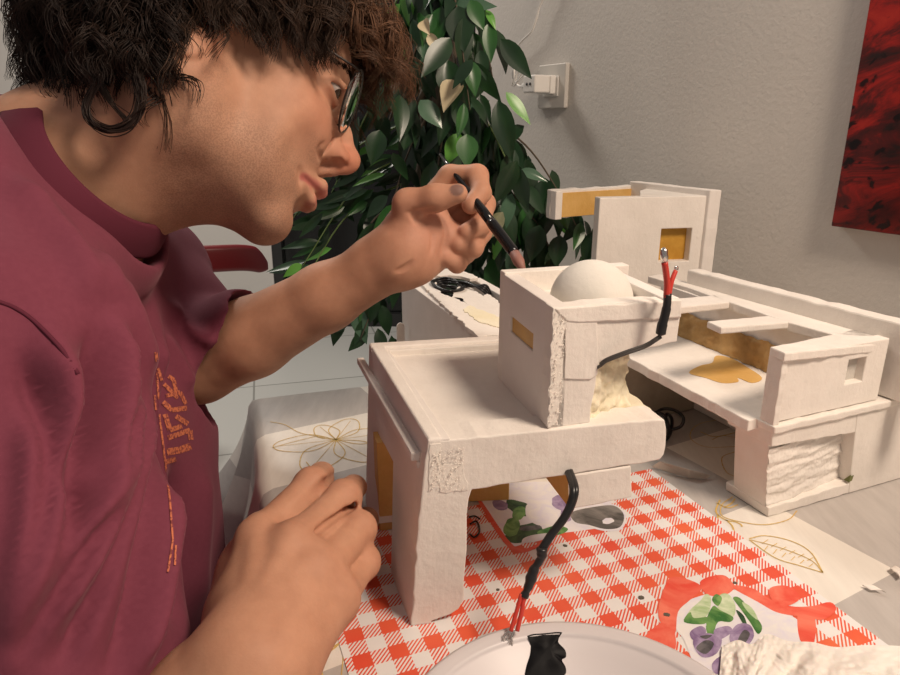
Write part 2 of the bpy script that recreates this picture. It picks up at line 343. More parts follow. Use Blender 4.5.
# shallow raised plaster patches, seam lines
m = MB(); m.prism(ragged(F([(430, 444), (441, 443), (440, 482), (428, 492)]), .004, .0004), -b1*.0005); m.prism(ragged(F([(438, 465), (463, 463), (468, 490), (440, 492)]), .004, .0005), -b1*.0004); m.build('corner_plaster', CRUST, hA, .0005)
blk = F([(567, 476), (569, 509), (600, 504), (632, 497), (631, 466)])
m = MB(); m.prism([p-b1*.0003 for p in ragged(blk, .006, .0003)], b1*.052, 0); o = m.build('hanging_pier', [WHITE, RAW], hA, .0009)
for p in o.data.polygons:
    if p.normal.x < -.6: p.material_index = 1
# left wall with its doorway
plL = plane(FLt, A3(-.0652, .5162, .128), A3(-.0243, .3454, 0))
Lw = lambda L: [ip(x, y, plL) for x, y in L]
lw = Lw([(411, 627), (414, 585), (417, 540), (421, 500), (428, 440), (398, 391), (369, 345), (367, 440), (366, 517), (378, 524), (377.5, 480), (377, 433), (385, 446), (393, 462), (392, 520), (391, 575), (397, 598)])
for q in lw: q[2] = max(q[2], MT)
m = MB(); m.prism(lw, a1*.013, 0); m.build('side_wall', [WHITE2, RAW], hA, .0007)
dj = Lw([(378, 524), (377, 433)]); m = MB(); m.box([dj[0][0]+.001, dj[0][1]+.002, MT], a1*.026, b1*.02, Z*(dj[1][2]-MT+.002)); m.build('door_jamb', RAW, hA, .0006)
# cornice strip under the left parapet
co_ = Lw([(357, 362), (369, 356), (419, 450), (417, 462), (404, 461), (384, 420)])
m = MB(); c0 = ip(364, 357, plL); c1_ = ip(421, 452, plL); m.prism([c0, c1_, c1_-Z*.006, c0-Z*.006], -a1*.006, 0); m.prism([c0-Z*.006, c1_-Z*.006, c1_-Z*.011, c0-Z*.011], -a1*.0025); m.build('cornice', WHITE2, hA, .0012)
# rear wall, inner partition
BL = A3(-.0652, .5162, 0)
rb0 = BL+Z*MT; m = MB(); m.prism([rb0, rb0+a1*.158, rb0+a1*.158+Z*.127, rb0+Z*.127], -b1*.016); m.build('rear_wall', WHITE, hA, .0009)
m = MB(); q0 = onz(462, 502, MT); q1 = onz(509, 500, MT); m.prism([q0, q1, q1+Z*.11, q0+Z*.11], b1*.012); m.build('inner_partition', RAW, hA, .0006)
# roof slab and parapets
rz = .1225; r00 = FLt*A3(1, 1, 0)+b1*.004
m = MB(); q = [onz(436, 441, .1255), onz(664, 420, .1255), onz(664, 420, .1255)+b1*.085, onz(664, 420, .1255)+b1*.085-a1*.045, BL+a1*.11-b1*.008+Z*.1225, BL+a1*.008-b1*.008+Z*.1225]
m.prism(q, -Z*.011); m.build('roof_slab', WHITE, hA, .0006)
pl0, pl1 = FLt.copy(), A3(-.0652, .5162, .128)
m = MB(); m.prism([pl0+Z*.0006, pl1+Z*.002, pl1+Z*.002+a1*.011, pl0+Z*.0006+a1*.0085], -Z*.010); m.build('side_parapet', WHITE, hA, .0016, 3)
m = MB(); m.prism([pl1+Z*.002, pl1+Z*.002+a1*.150, pl1+Z*.002+a1*.150-b1*.012, pl1+Z*.002-b1*.012], -Z*.010); m.build('rear_parapet', WHITE, hA, .0018, 3)
# cream bare-foam deck right of the tower
m = MB(); d0 = onz(594, 426, .1262); q = [d0, onz(664, 419.5, .1262), onz(664, 419.5, .1262)+b1*.078, d0+b1*.075]; m.prism(ragged(q, .006, .0007), -Z*.002); m.build('bare_deck', CREAM, hA, .0005)
# ---- tower
TF = A3(.0576, .3615, .1235); ta = A3(.0776, .0222, 0); ta /= np.linalg.norm(ta); tb_ = A3(-.2368, .9716, 0)
plT = (TF, np.cross(ta, Z)); T = lambda L: [ip(x, y, plT) for x, y in L]
ZT = .2012
tw = T([(547, 428), (590.5, 423), (594, 395), (597, 373), (600, 362), (625, 354.5), (650, 348), (677, 342), (680, 320), (681, 299.5), (640, 301.5), (600, 304), (568, 307), (553, 308), (550.5, 360)])
m = MB(); m.prism(ragged(tw, .006, .0004), tb_*.012); m.build('tower_front', WHITE, hA, .0008)
tL0 = TF.copy(); tL1 = A3(.0343, .4555, .1225)
m = MB()
def quadwall(m, A, B, zt, vec, holes=()):
    us = sorted({0, 1, *[h[0] for h in holes], *[h[1] for h in holes]}); zs = sorted({A[2], zt, *[h[2] for h in holes], *[h[3] for h in holes]})
    P = lambda u, z: A3(A[0]+(B[0]-A[0])*u, A[1]+(B[1]-A[1])*u, z)
    solid = lambda i, j: 0 <= i < len(us)-1 and 0 <= j < len(zs)-1 and not any(h[0] <= us[i] < h[1] and h[2] <= zs[j] < h[3] for h in holes)
    n = np.cross(B-A, Z); flip = n@vec > 0
    def quad(a, b, c, d): m.add([a, b, c, d], [[0, 1, 2, 3]])
    for i in range(len(us)-1):
        for j in range(len(zs)-1):
            if not solid(i, j): continue
            a, b, c, d = P(us[i], zs[j]), P(us[i+1], zs[j]), P(us[i+1], zs[j+1]), P(us[i], zs[j+1])
            quad(a, b, c, d); quad(d+vec, c+vec, b+vec, a+vec)
            for (x, y, di, dj) in ((a, b, 0, -1), (b, c, 1, 0), (c, d, 0, 1), (d, a, -1, 0)):
                if not solid(i+di, j+dj): quad(y, x, x+vec, y+vec)
    return m
w0, w1 = ip(511, 316, plane(tL0, tL1, tL0+Z)), ip(532.5, 347, plane(tL0, tL1, tL0+Z)); UL = np.linalg.norm((tL1-tL0)[:2])
ua = np.linalg.norm((w1-tL0)[:2])/UL; ub = np.linalg.norm((w0-tL0)[:2])/UL
wz0 = ip(512, 333, plane(tL0, tL1, tL0+Z))[2]; wz1 = w0[2]
quadwall(m, tL0, tL1, ZT, ta*.010, [(ua, ub, wz0, wz1)]); m.build('tower_side', WHITE2, hA, .0007, 2, True)
P_ = lambda u, z: A3(*(tL0+(tL1-tL0)*u)[:2], z)
m = MB(); m.prism([P_(ua, wz0), P_(ub, wz0), P_(ub, wz1), P_(ua, wz1)], ta*.002); o = m.build('window', AMBER, hA, .0003)
for v in o.data.vertices: v.co += Vector(ta*.0012)
tR0 = A3(.1347, .3841, T([(677, 342)])[0][2]+.001); tR1 = A3(.1240, .452, .150); tB = A3(.0343, .4555, .1225)
m = MB(); quadwall(m, tR0-ta*.010, tR0-ta*.010+tb_*.088, ZT, ta*.010); m.build('tower_side', WHITE2, hA, .0008, 2, True)
m = MB(); quadwall(m, tL1, tL1+ta*.094, ZT+.0015, -tb_*.010); m.build('tower_rear', WHITE, hA, .0008, 2, True)
m = MB(); f0 = tL0*A3(1, 1, 0)+Z*.1885+ta*.004+tb_*.004; m.prism([f0, f0+ta*.07, f0+ta*.07+tb_*.088, f0+tb_*.088], -Z*.006); m.build('tower_floor', WHITE2, hA)
# raised bands on the front: parapet band, corner pilaster
m = MB(); m.prism(ragged(T([(553.5, 308), (680.5, 299.3), (680, 317), (578, 322), (566, 321)]), .006, .0003), -tb_*.0016); m.build('parapet_band', WHITE, hA, .0009)
m = MB(); m.prism(ragged(T([(565, 321), (597, 320), (597, 374), (590, 379), (564, 378.5)]), .006, .0003), -tb_*.0010); m.build('front_panel', WHITE, hA, .0006)
m = MB(); m.prism(ragged(T([(553, 308), (572, 307), (566, 320), (563, 345), (562, 375), (558, 425), (547.5, 428)]), .003, .0006), -tb_*.0009); m.build('corner_plaster', CRUST, hA, .0007)
plR = plT
crumbs('plaster_crumbs', lambda u, v: ip(553-5*v+u*14, 312+113*v, (TF-tb_*.0016, plT[1])), 160, 0, .0005, CRUST, hA)
crumbs('plaster_crumbs', lambda u, v: onz(538+u*58, 424+v*7-u*4, .1262), 220, 0, .0008, CRUST, hA)
crumbs('plaster_crumbs', lambda u, v: ip(432+u*32, 446+v*44, (plF[0]-b1*.0012, plF[1])), 160, 0, .0005, CRUST, hA)
crumbs('plaster_crumbs', lambda u, v: onz(395+u*95, 352+v*80, .1228), 40, 0, .0004, CRUST, hA)
# bare crumbling foam under the overhang
r0 = ip(590, 424, plT)+tb_*.004
def foam(u, v):
    p = A3(*(r0+ta*(.036*u+.001)+tb_*(.004+.020*u))[:2], .126+v*.047); d = noise.fractal(Vector(p*90), 1., 2., 4)*.004+noise.noise(Vector(p*260))*.0016
    return p-tb_*(d+.006*(1-v)**2)+ta*d*.3
m = MB(); m.grid(foam, 40, 44); m.build('bare_foam', CREAM, hA)
crumbs('foam_crumbs', lambda u, v: onz(597+u*22, 408-u*22+v*14, .1268), 120, 0, .0012, CREAM, hA)
# the dome
dc = at(591, 301, .4295); dR = .0262
m = MB(); m.lathe([(dR*math.cos(w), dR*math.sin(w)) for w in [math.pi/2*k/22 for k in range(-5, 22)]]+[(1e-5, dR)], dc, 56); m.build('dome', plaster('dome_plaster', (.70, .68, .62), (.76, .73, .67), .85, .35), hA)
# ------------------------------------------------------------------ long terraced model house on the right
c1 = A3(.9209, .3897, 0); c2 = A3(-.3897, .9209, 0)
hC = empty('model_house', (.33, .56, 0), 'long white model house with a terrace and a carved lower front wall', 'model house', 'white foam model houses on the table')
Z0 = onz(768, 517, .0006); U0 = A3(.2407, .4597, .084)
plC = plane(Z0, U0, Z0+c1); Cc = lambda L, k=0.: [ip(x, y, plC) for x, y in L]
LEN = .215
pe = lambda p, z: p+c1*LEN
b_l, t_l = Cc([(768, 517), (774, 437)]); nch = Cc([(766, 449), (855.5, 432), (853, 475), (842, 482), (768, 506)])
m = MB()
TOPZ = .0785; lean = (U0-Z0)/(.084)
def cz(a, z): return Z0+c1*a+lean*(z-Z0[2])
an = [(p-Z0-lean*(p[2]-Z0[2]))@c1 for p in nch]
zn_t, zn_b = nch[1][2], nch[2][2]
A_ = an[1]
m.prism([cz(A_, .0006), cz(LEN, .0006), cz(LEN, TOPZ), cz(A_, TOPZ)], c2*.045)
m.prism(ragged([cz(0, nch[0][2]+.001), cz(A_, nch[1][2]), cz(A_, TOPZ), cz(0, TOPZ)], .006, .0003), c2*.045)
m.prism(ragged([cz(0, .0006), cz(A_, .0006), cz(A_, .011), cz(0, .009)], .006, .0004), c2*.045)
m.prism([cz(.0005, .002)+c2*.0032, cz(A_, .002)+c2*.014, cz(A_, TOPZ-.002)+c2*.014, cz(.0005, TOPZ-.002)+c2*.0032], c2*.034)
m.build('lower_wall', WHITE, hC, .0009)
def rock(u, v):
    p = cz(A_*u, .008+v*(zn_t-.006)); s_ = math.sin(v*26+3*noise.noise(Vector((u*3, v*3, 0))))*.0005
    d = s_+noise.fractal(Vector(p*A3(60, 60, 260)), 1., 2., 4)*.0011+noise.noise(Vector(p*520))*.0005
    return p+c2*(.0028+.0082*u**1.6-d)
m = MB(); m.grid(rock, 90, 50); m.build('carved_rock', WHITE, hC)
m = MB(); rp = cz(A_*.97, .013); m.add([rp-c2*.001+c1*w*.0035+Z*h for w, h in ((0, 0), (1, .001), (1.3, .006), (.6, .005), (.1, .007))]+[rp+c2*.004], [[0, 1, 2, 3, 4], [0, 5, 1], [1, 5, 2], [2, 5, 3], [3, 5, 4], [4, 5, 0]]); m.build('moss_chip', mat('moss', (.16, .17, .06), .9), hC)
# ledge course above
m = MB(); m.prism(ragged([cz(-.001, .0775), cz(LEN, .0775), cz(LEN, .084), cz(-.001, .084)], .007, .0003)[:], c2*.048-0*c1)
for i in range(0): pass
o = m.build('ledge', WHITE, hC, .0012)
for v in o.data.vertices: v.co -= Vector(c2*.0025)
# terrace
tA = onz(746, 419, .0835); tB_ = onz(628, 357, .0835); td = tB_-tA
m = MB(); tE = tA+td*1.25; m.prism(ragged([tA-td*.02, tE, tE+c1*.105, tA+c1*.10], .007, .0004), -Z*.0095); m.build('terrace', WHITE, hC, .001)
m = MB(); m.prism([*[onz(p[0], p[1], .0837) for p in closed([(689, 373), (700, 366), (712, 363), (716, 356), (730, 358), (745, 366), (762, 378), (752, 383), (738, 378), (738, 382), (722, 383), (706, 378)])]], Z*.0003); m.build('bare_patch', RAW, hC)
tn = td/np.linalg.norm(td)
k0 = onz(632, 425, .0006); k1 = onz(713, 403, .0006)
m = MB(); m.prism([k0-c1*.03, k1+c1*.03, k1+c1*.03+Z*.075, k0-c1*.03+Z*.075], c2*.014); m.build('rear_support', plaster('grey_brown_foam', (.36, .31, .23), (.46, .40, .31)), hC, .0008)  # rear support in a mottled grey-brown
# upper storey
plU = plane(U0, A3(.348, .505, .084), U0+Z); Uu = lambda L: [ip(x, y, plU) for x, y in L]
U1 = A3(.348, .505, .084); ud = U1-U0; ULn = np.linalg.norm(ud); ud /= ULn; zu = ip(784, 361, plU)[2]
un = np.cross(Z, ud)
uw = Uu([(848.5, 362), (869.5, 361), (868, 388), (847.5, 386)]); fu = lambda p: ((p-U0)@ud)/ULn
m = MB(); quadwall(m, U0+un*.0026, U1+un*.0026, zu+.002, un*.0105, [(fu(uw[3]), fu(uw[1]), uw[3][2], uw[0][2])]); m.build('upper_wall', WHITE, hC, .0008, 2, True)
m = MB(); wa = A3(*(U0+ud*fu(uw[3])*ULn)[:2], uw[3][2])+un*.0095; m.prism([wa, wa+ud*(fu(uw[1])-fu(uw[3]))*ULn, wa+ud*(fu(uw[1])-fu(uw[3]))*ULn+Z*(uw[0][2]-uw[3][2]), wa+Z*(uw[0][2]-uw[3][2])], un*.002); m.build('window', plaster('window_back', (.55, .52, .47), (.6, .57, .52)), hC)
ZR = .1415; R0_ = onz(786, 352, .1415); R1_ = onz(887, 342, .1325); plR_ = plane(R0_, R1_, R0_+c2); rzp = lambda x, y: ip(x, y, plR_); Rz = lambda L: [rzp(x, y) for x, y in L]
m = MB(); m.prism(ragged(Rz([(785, 353), (887, 343), (880, 337), (860, 328), (833, 334), (800, 341), (770, 346.5)]), .007, .0004), -Z*.007); m.build('roof_front_rail', WHITE, hC, .0011)
m = MB(); m.prism(ragged(Rz([(833, 334), (880, 337), (690, 283), (660, 274), (648, 276), (690, 288), (727, 301), (788, 322)]), .008, .0004), -Z*.008); m.build('roof_side_rail', WHITE, hC, .001)
m = MB(); m.prism(ragged(Rz([(707, 321), (721.5, 327.5), (790, 322), (768, 315.5)]), .006, .0003), -Z*.006); m.build('roof_beam', WHITE, hC, .0013)
m = MB(); m.prism(ragged(Rz([(655, 300), (668, 308), (730, 302), (715, 295)]), .006, .0003), -Z*.007); m.build('roof_beam', WHITE, hC, .0013)
# inner wall below the side rail: grey upper, bare brown lower
i0, i1 = rzp(833, 334), rzp(700, 292); i0[2] = i1[2] = .084; idr = (i1-i0)/np.linalg.norm(i1-i0)
m = MB(); inn = A3(idr[1], -idr[0], 0); inn = inn if inn@c1 > 0 else -inn
m.prism([i0+idr*.0, i1+idr*.06, i1+idr*.06+Z*.046, i0+Z*.044], inn*.012); m.build('inner_wall', WHITE2, hC, .0006)
def brown(u, v):
    p = i0+(i1+idr*.06-i0)*u-inn*.003+Z*(v*.026); d = noise.fractal(Vector(p*120), 1., 2., 3)*.0022
    return p-inn*(d+.004*(1-v))+Z*d*v*1.5
m = MB(); m.grid(brown, 80, 16); m.build('bare_foam_course', RAWD, hC)
# ridge wall behind
g0, g1 = rzp(686, 283), rzp(878, 337); gd = (g1-g0)/np.linalg.norm(g1-g0); gn = A3(-gd[1], gd[0], 0); gn = gn if gn@c1 > 0 else -gn
zr = lambda p, y: None
gtop = .1535
m = MB(); G0, G1 = g0.copy(), g1+gd*.055; G0[2] = G1[2] = .084
top0, top1 = G0.copy(), G1.copy(); top0[2] = .1475; top1[2] = .1475
m.prism(ragged([G0, G1, top1, top0], .010, .0003), gn*.016); m.build('ridge_wall', WHITE, hC, .0016)
m = MB(); f1 = cz(.095, .0006)+c2*.045; f2 = f1+c2*.17; m.prism([f1, f1+c1*.10, f1+c1*.10+Z*.083, f1+Z*.083], c2*.17); m.build('lower_mass', WHITE2, hC, .001)
m = MB(); w0 = A3(*onz(761, 419, .084)[:2], .083); m.prism(ragged([w0, U0-Z*.001, ip(783, 361, plU), A3(*(w0+(U0-w0)*0)[:2], zu)], .005, .0003), ud*.006); m.build('end_post', WHITE, hC, .0007)
# ------------------------------------------------------------------ open-topped model house at the back
hD = empty('model_house', (.27, .90, 0), 'small open-topped model house with one amber window, farthest back against the grey wall', 'model house', 'white foam model houses on the table')
def dep(x, y, Y): d = ray(x, y); return CAM+d*(Y/d[1])
d0 = dep(600, 198, .8425); d1 = dep(708, 198.5, .868); dd = d1-d0; dd[2] = 0; dl = np.linalg.norm(dd); dd /= dl; dn = A3(-dd[1], dd[0], 0)
D0 = A3(d0[0], d0[1], .0006); D1 = A3(d1[0], d1[1], .0006)
dw = [ip(x, y, plane(D0, D1, D0+Z)) for x, y in ((659, 229), (692.5, 226), (691, 261), (658.5, 262))]; fd = lambda p: ((p-D0)@dd)/dl
m = MB(); quadwall(m, D0, D1, d0[2], dn*.017, [(fd(dw[3]), fd(dw[1]), dw[3][2], dw[0][2])]); m.build('front_wall', WHITE, hD, .0012, 2, True)
m = MB(); q = D0+dd*fd(dw[3])*dl+dn*.013; q[2] = dw[3][2]; L_ = (fd(dw[1])-fd(dw[3]))*dl; m.prism([q, q+dd*L_, q+dd*L_+Z*(dw[0][2]-dw[3][2]), q+Z*(dw[0][2]-dw[3][2])], dn*.002); m.build('window', AMBER, hD)
p0 = dep(707, 196, .868); p1 = dep(722, 190, .866); pz = p1[2]; p2 = dep(640, 181, .968*(HC-pz)/(HC-.2195)); sd = p2-p1; sd[2] = 0; sl = np.linalg.norm(sd); sd /= sl
m = MB(); q = A3(p1[0], p1[1], .0006); m.prism(ragged([q, q+sd*sl, A3(*(q+sd*sl)[:2], pz), A3(q[0], q[1], pz)], .012, .0003), -dd*.016)
m.build('side_parapet', WHITE2, hD, .0012)
r0_ = dep(551, 190.5, .925); r1_ = p2-dd*.006; zr0 = r0_[2]
m = MB(); rd = r1_-r0_; rd[2] = 0
zb = ip(560, 218, plane(r0_, r0_+rd, r0_+Z))[2]
m.prism(ragged([A3(*r0_[:2], zb), A3(*r1_[:2], zb), A3(*r1_[:2], zr0), A3(*r0_[:2], zr0)], .009, .0005), dn*.016, 0, 0); o = m.build('rear_beam', [WHITE, RAW], hD, .0009)
rdn = rd/np.linalg.norm(rd); rn = A3(rdn[1], -rdn[0], 0)
m = MB(); m.prism([A3(*(r0_+rdn*.012)[:2], zb+.001), A3(*r1_[:2], zb+.001), A3(*r1_[:2], zr0-.004), A3(*(r0_+rdn*.012)[:2], zr0-.004)], rn*.002); m.build('bare_face', RAW, hD, .0004)
m = MB(); q = r0_.copy(); q[2] = zb; m.box(q, rdn*.011, rn*.012, Z*(zr0-zb)); m.build('beam_end', WHITE, hD, .001)
q = [ip(x, y, (D0*A3(1, 1, 0)+Z*(d0[2]-.0003), Z)) for x, y in ((640, 195), (700, 195), (704, 192), (690, 189.5), (652, 186.5), (640, 190.5))]; m = MB(); m.prism(q, -Z*.006); m.build('roof_slab', WHITE, hD, .0008)
e0 = D0+dn*.017; m = MB(); m.prism([e0+dd*.05, e0+dd*(dl-.004), e0+dd*(dl-.004)+Z*.198, e0+dd*.05+Z*.198], dn*.004); m.build('bare_lining', RAW, hD)
# ------------------------------------------------------------------ long low model house behind, with the torn roof
hB = empty('model_house', (.02, .68, 0), 'low white model house with a torn roof full of black cable, behind the domed one', 'model house', 'white foam model houses on the table')
bn, bf = A3(.0215, .566, 0), A3(-.058, .785, 0); bd = (bf-bn); bl = np.linalg.norm(bd); bd /= bl; bx = A3(bd[1], -bd[0], 0)
ZB = .126
B0 = bn+Z*.0006
m = MB(); m.prism([B0, B0+bd*bl, B0+bd*bl+Z*(ZB-.004), B0+Z*(ZB-.004)], bx*.012); m.build('side_wall', WHITE2, hB, .001)
m = MB(); m.prism([B0+bx*.092, B0+bx*.092+bd*bl*.9, B0+bx*.092+bd*bl*.9+Z*(ZB-.006), B0+bx*.092+Z*(ZB-.006)], -bx*.012); m.build('side_wall', WHITE2, hB, .001)
m = MB(); m.prism([B0+bd*.001, B0+bx*.09+bd*.001, B0+bx*.09+bd*.001+Z*(ZB-.005), B0+bd*.001+Z*(ZB-.005)], bd*.012); m.build('end_wall', WHITE, hB, .001)
rp = lambda L: [onz(x, y, ZB) for x, y in L]
m = MB()
m.prism(ragged(rp([(478, 336.5), (420, 283), (408, 269), (431, 275), (437, 279), (436, 286), (441, 293), (452, 297), (462, 298), (466, 303), (474, 310), (497, 325), (510, 328), (506, 333)]), .004, .0008), -Z*.004)
m.prism(ragged(rp([(431, 275), (420, 270.5), (448, 268.5), (462, 270.5), (473, 274), (478, 277.5), (470, 278.5), (460, 276), (448, 275), (440, 276)]), .004, .0006), -Z*.004)
m.prism(ragged(rp([(452, 297), (459, 283), (466, 284), (478, 292), (484, 296), (487, 293), (498, 300), (508, 320), (497, 325), (474, 310), (466, 303)]), .004, .0008), -Z*.0035)
m.build('torn_roof', WHITE, hB, .0006)
m = MB(); m.prism(ragged(rp([(463, 310), (470, 306), (500, 318), (505, 330), (478, 322)]), .004, .0008), Z*.0008); m.build('bare_patch', CREAM, hB)
ar = ip(409.3, 345, plane(B0, B0+bd, B0+Z)); m = MB(); h = ip(409.3, 327, plane(B0, B0+bd, B0+Z))[2]-ar[2]; wd = .0068; base = A3(ar[0], ar[1], ar[2]-.012)
wd = .0046; base = base-bx*.010
outl = [base-a1*wd, base+a1*wd]+[base+a1*wd*math.cos(w)+Z*(h+.012-.0035*0+wd*1.2*math.sin(w)) for w in [math.pi*k/12 for k in range(13)]]
m.prism(outl, b1*.003); m.build('arched_panel', WHITE, hB, .0006)
# ------------------------------------------------------------------ cables
m = MB()
cc_ = onz(446, 288, .124)
for k in range(7):
    r = .020+.0035*rng.normal(); ph = rng.uniform(0, 6.28); L = []
    for i in range(30):
        w = ph+i*2*math.pi/24; L.append(cc_+bd*(r*1.35*math.cos(w))+bx*(r*.72*math.sin(w)+.002)+Z*(.001*math.sin(3*w+k)-.006+.0017*k))
    m.tube(L, .0014, 6)
for k in range(4):
    L = [onz(452+k*3, 281+k*2, .128), onz(468+k*3, 283+k, .132-.002*k), onz(484+k, 292-2*k, .126), onz(487+k*2, 300, .108)]; m.tube(spline(L, 8), .0013, 6)
tag(m.build('cable_coil', BLACK), 'coil of thin black cable stuffed into the torn roof of the low model house', 'cable')
# loop of black cable on the cloth behind the domed house
m = MB(); L = [onz(655, 413, .018), onz(663, 409, .02), onz(674, 410, .022), onz(683, 417, .02), onz(681, 426, .012), onz(671, 429, .008), onz(665, 424, .012), onz(667, 414, .02), onz(672, 420, .012), onz(670, 434, .006), onz(664, 440, .003), onz(655, 436, .003)]
m.tube(spline(L, 10), .0017, 8); L = [onz(650, 416, .015), onz(662, 414, .024), onz(668, 424, .014), onz(668, 436, .006), onz(661, 441, .003)]; m.tube(spline(L, 10), .0017, 8)
tag(m.build('looped_cable', BLACK), 'black cable looped on the cloth behind the domed model house, below the terrace', 'cable')
# front wire with two red leads, from the beam to the plate rim
wr = empty('lead_wire', ip(571, 474, plF), 'black wire with red ends hanging from the front beam of the domed house', 'wire')
K = [(570, 471, .3985), (573, 488, .392), (570, 505, .390), (562, 520, .389), (552, 533, .389), (544, 545, .388), (540, 552, .388)]
A_w = [at(*k) for k in K]; A_w[0] = ip(570, 472, plF)+b1*.006; m = MB(); sp_ = spline(A_w, 8); m.tube(sp_, .0022, 8); m.tube([p+A3(.0016, 0, .0006) for p in sp_], .0018, 8); m.build('black_sheath', BLACK, wr)
m = MB(); K2 = [at(542, 548, .3865), at(541, 558, .387), at(534, 570, .387), at(529, 585, .3865), at(524, 597, .386)]; m.tube(spline(K2, 8), [.0027+.0005*math.sin(i*.37+.5)+.0002*math.sin(i*1.3) for i in range(33)], 10); m.build('heat_shrink', BLACK, wr)
for dx in (-2.6, 2.6):
    m = MB(); m.tube(spline([at(523+dx*.6, 594, .386), at(519+dx, 612, .3845), at(514+dx*1.2, 631, .383)], 8), .0013, 8); m.build('red_lead', RED, wr)
m = MB()
for k in range(14):
    w = k*.9; L = [at(513+2*math.cos(w), 629, .383), at(508+5*math.cos(w), 637+2*math.sin(w), .382), at(507+6*math.cos(w+1.2), 645+3*math.sin(w*2), .3815), at(510+4*math.cos(w+2), 650+2*math.sin(w), .382)]; m.tube(spline(L, 5), .00035, 5)
m.build('bare_strands', SILVER, wr)
# upper wire
wu = empty('lead_wire', ip(598, 372, plT), 'grey wire with a black sleeve and two upright red ends, on the dome tower', 'wire')
plN = (TF-tb_*.004, plT[1])
m = MB(); L = [ip(597, 373, plT)+tb_*.005]+[ip(x, y, (TF-tb_*d, plT[1])) for x, y, d in ((600, 366, .002), (607, 361, .005), (625, 354, .008), (645, 347, .010), (655, 341, .012), (661, 337, .012))]; m.tube(spline(L, 8), .0010, 8); m.tube([p+Z*.0014 for p in spline(L[1:], 8)], .0008, 8); m.build('grey_cable', GREYW, wu)
m = MB(); tp_ = lambda x, y, d: ip(x, y, (TF-tb_*d, plT[1]))
m.tube(spline([tp_(660.5, 335, .012), tp_(662, 326, .012), tp_(665, 315, .012), tp_(667, 305, .012), tp_(667.5, 294, .012)], 6), [.0016]+[.0029]*7+[.0026]*9+[.0023]*8, 12); m.build('black_sleeve', BLACK, wu)
m = MB(); m.tube(spline([tp_(666.5, 297, .012), tp_(667, 282, .012), tp_(664.5, 262, .013)], 8), .0018, 10); m.build('red_lead', RED, wu)
m = MB(); m.tube(spline([tp_(668.5, 297, .010), tp_(671.5, 282, .008), tp_(675.5, 271, .006)], 8), .0014, 10); m.build('red_lead', RED, wu)
m = MB(); m.tube([tp_(664.5, 262, .013), tp_(664, 257, .013), tp_(664, 250.5, .013), tp_(663.5, 248, .013)], [.0017, .0021, .0021, .001], 10); m.tube(spline([tp_(666.5, 262, .013), tp_(667.5, 257, .012), tp_(666.5, 253, .012)], 6), .0005, 6); m.build('bare_tip', SILVER, wu)
m = MB(); m.tube(spline([tp_(675.5, 271, .006), tp_(675, 268.5, .006), tp_(676, 266.5, .006), tp_(677.5, 267.5, .006), tp_(677.3, 270, .006)], 6), .0006, 6); m.build('bare_tip', SILVER, wu)
# ------------------------------------------------------------------ plate with paint
pc = A3(.064, .231, .0012)
M_plate = mat('white_foam_plate', (.60, .565, .57), .38, .4); bump(M_plate, noisy(M_plate, 300, 2, .5, coord(M_plate, 'Position')), .05, .0005)
pt = empty('plate', pc, 'white disposable plate holding black paint, at the front edge of the photo', 'plate')
prof = [(1e-4, .003), (.055, .003), (.064, .0036), (.070, .0065), (.078, .0125), (.084, .0165), (.0855, .0174), (.0858, .0188), (.0875, .0190), (.089, .0195), (.0925, .0205), (.0945, .0200), (.0948, .0188), (.093, .0185), (.088, .0172), (.083, .0145), (.076, .009), (.069, .003), (.062, .0), (1e-4, .0)]
m = MB(); m.lathe(prof, pc, 96); m.build('dish', M_plate, pt)
def plz(r): 
    for (r0, z0), (r1, z1) in zip(prof[:10], prof[1:10]):
        if r0 <= r <= r1: return pc[2]+z0+(z1-z0)*(r-r0)/(r1-r0+1e-9)
    return pc[2]+.0205
def onplate(x, y, dz=.0004):
    p = onz(x, y, .012)
    for _ in range(12): p = onz(x, y, plz(np.linalg.norm((p-pc)[:2]))+dz)
    return p
M_pt = mat('black_paint', (.004, .004, .005), .42, .06)
outl = [(527, 640), (533, 637), (545, 637), (557, 635), (562, 637), (558, 642), (565, 650), (566, 657), (562, 660), (566, 668), (563, 676), (540, 680), (526, 678), (526, 668), (530, 655), (531, 646)]
q = [onplate(x, y) for x, y in spline([(*p, 0) for p in outl], 4) for x, y in [(x, y)]] if False else [onplate(p[0], p[1]) for p in spline([A3(*o_, 0) for o_ in outl], 4)]
c_ = sum(q)/len(q); m = MB(); rings = [1., .8, .55, .3]; vs = []
for k, r in enumerate(rings):
    for p in q:
        u = c_+(p-c_)*r; w = pc+A3(*(u-pc)[:2], 0); w[2] = plz(np.linalg.norm((u-pc)[:2]))+.0004+(.0016*(1-(r)**2))*(1+.6*noise.noise(Vector(u*180))); vs.append(w)
n = len(q); m.add(vs, [[k*n+i, k*n+(i+1) % n, (k+1)*n+(i+1) % n, (k+1)*n+i] for k in range(3) for i in range(n)]+[[3*n+i for i in range(n)]], 0, True)
m.build('paint', M_pt, pt)['label'] = 'puddle of black paint'
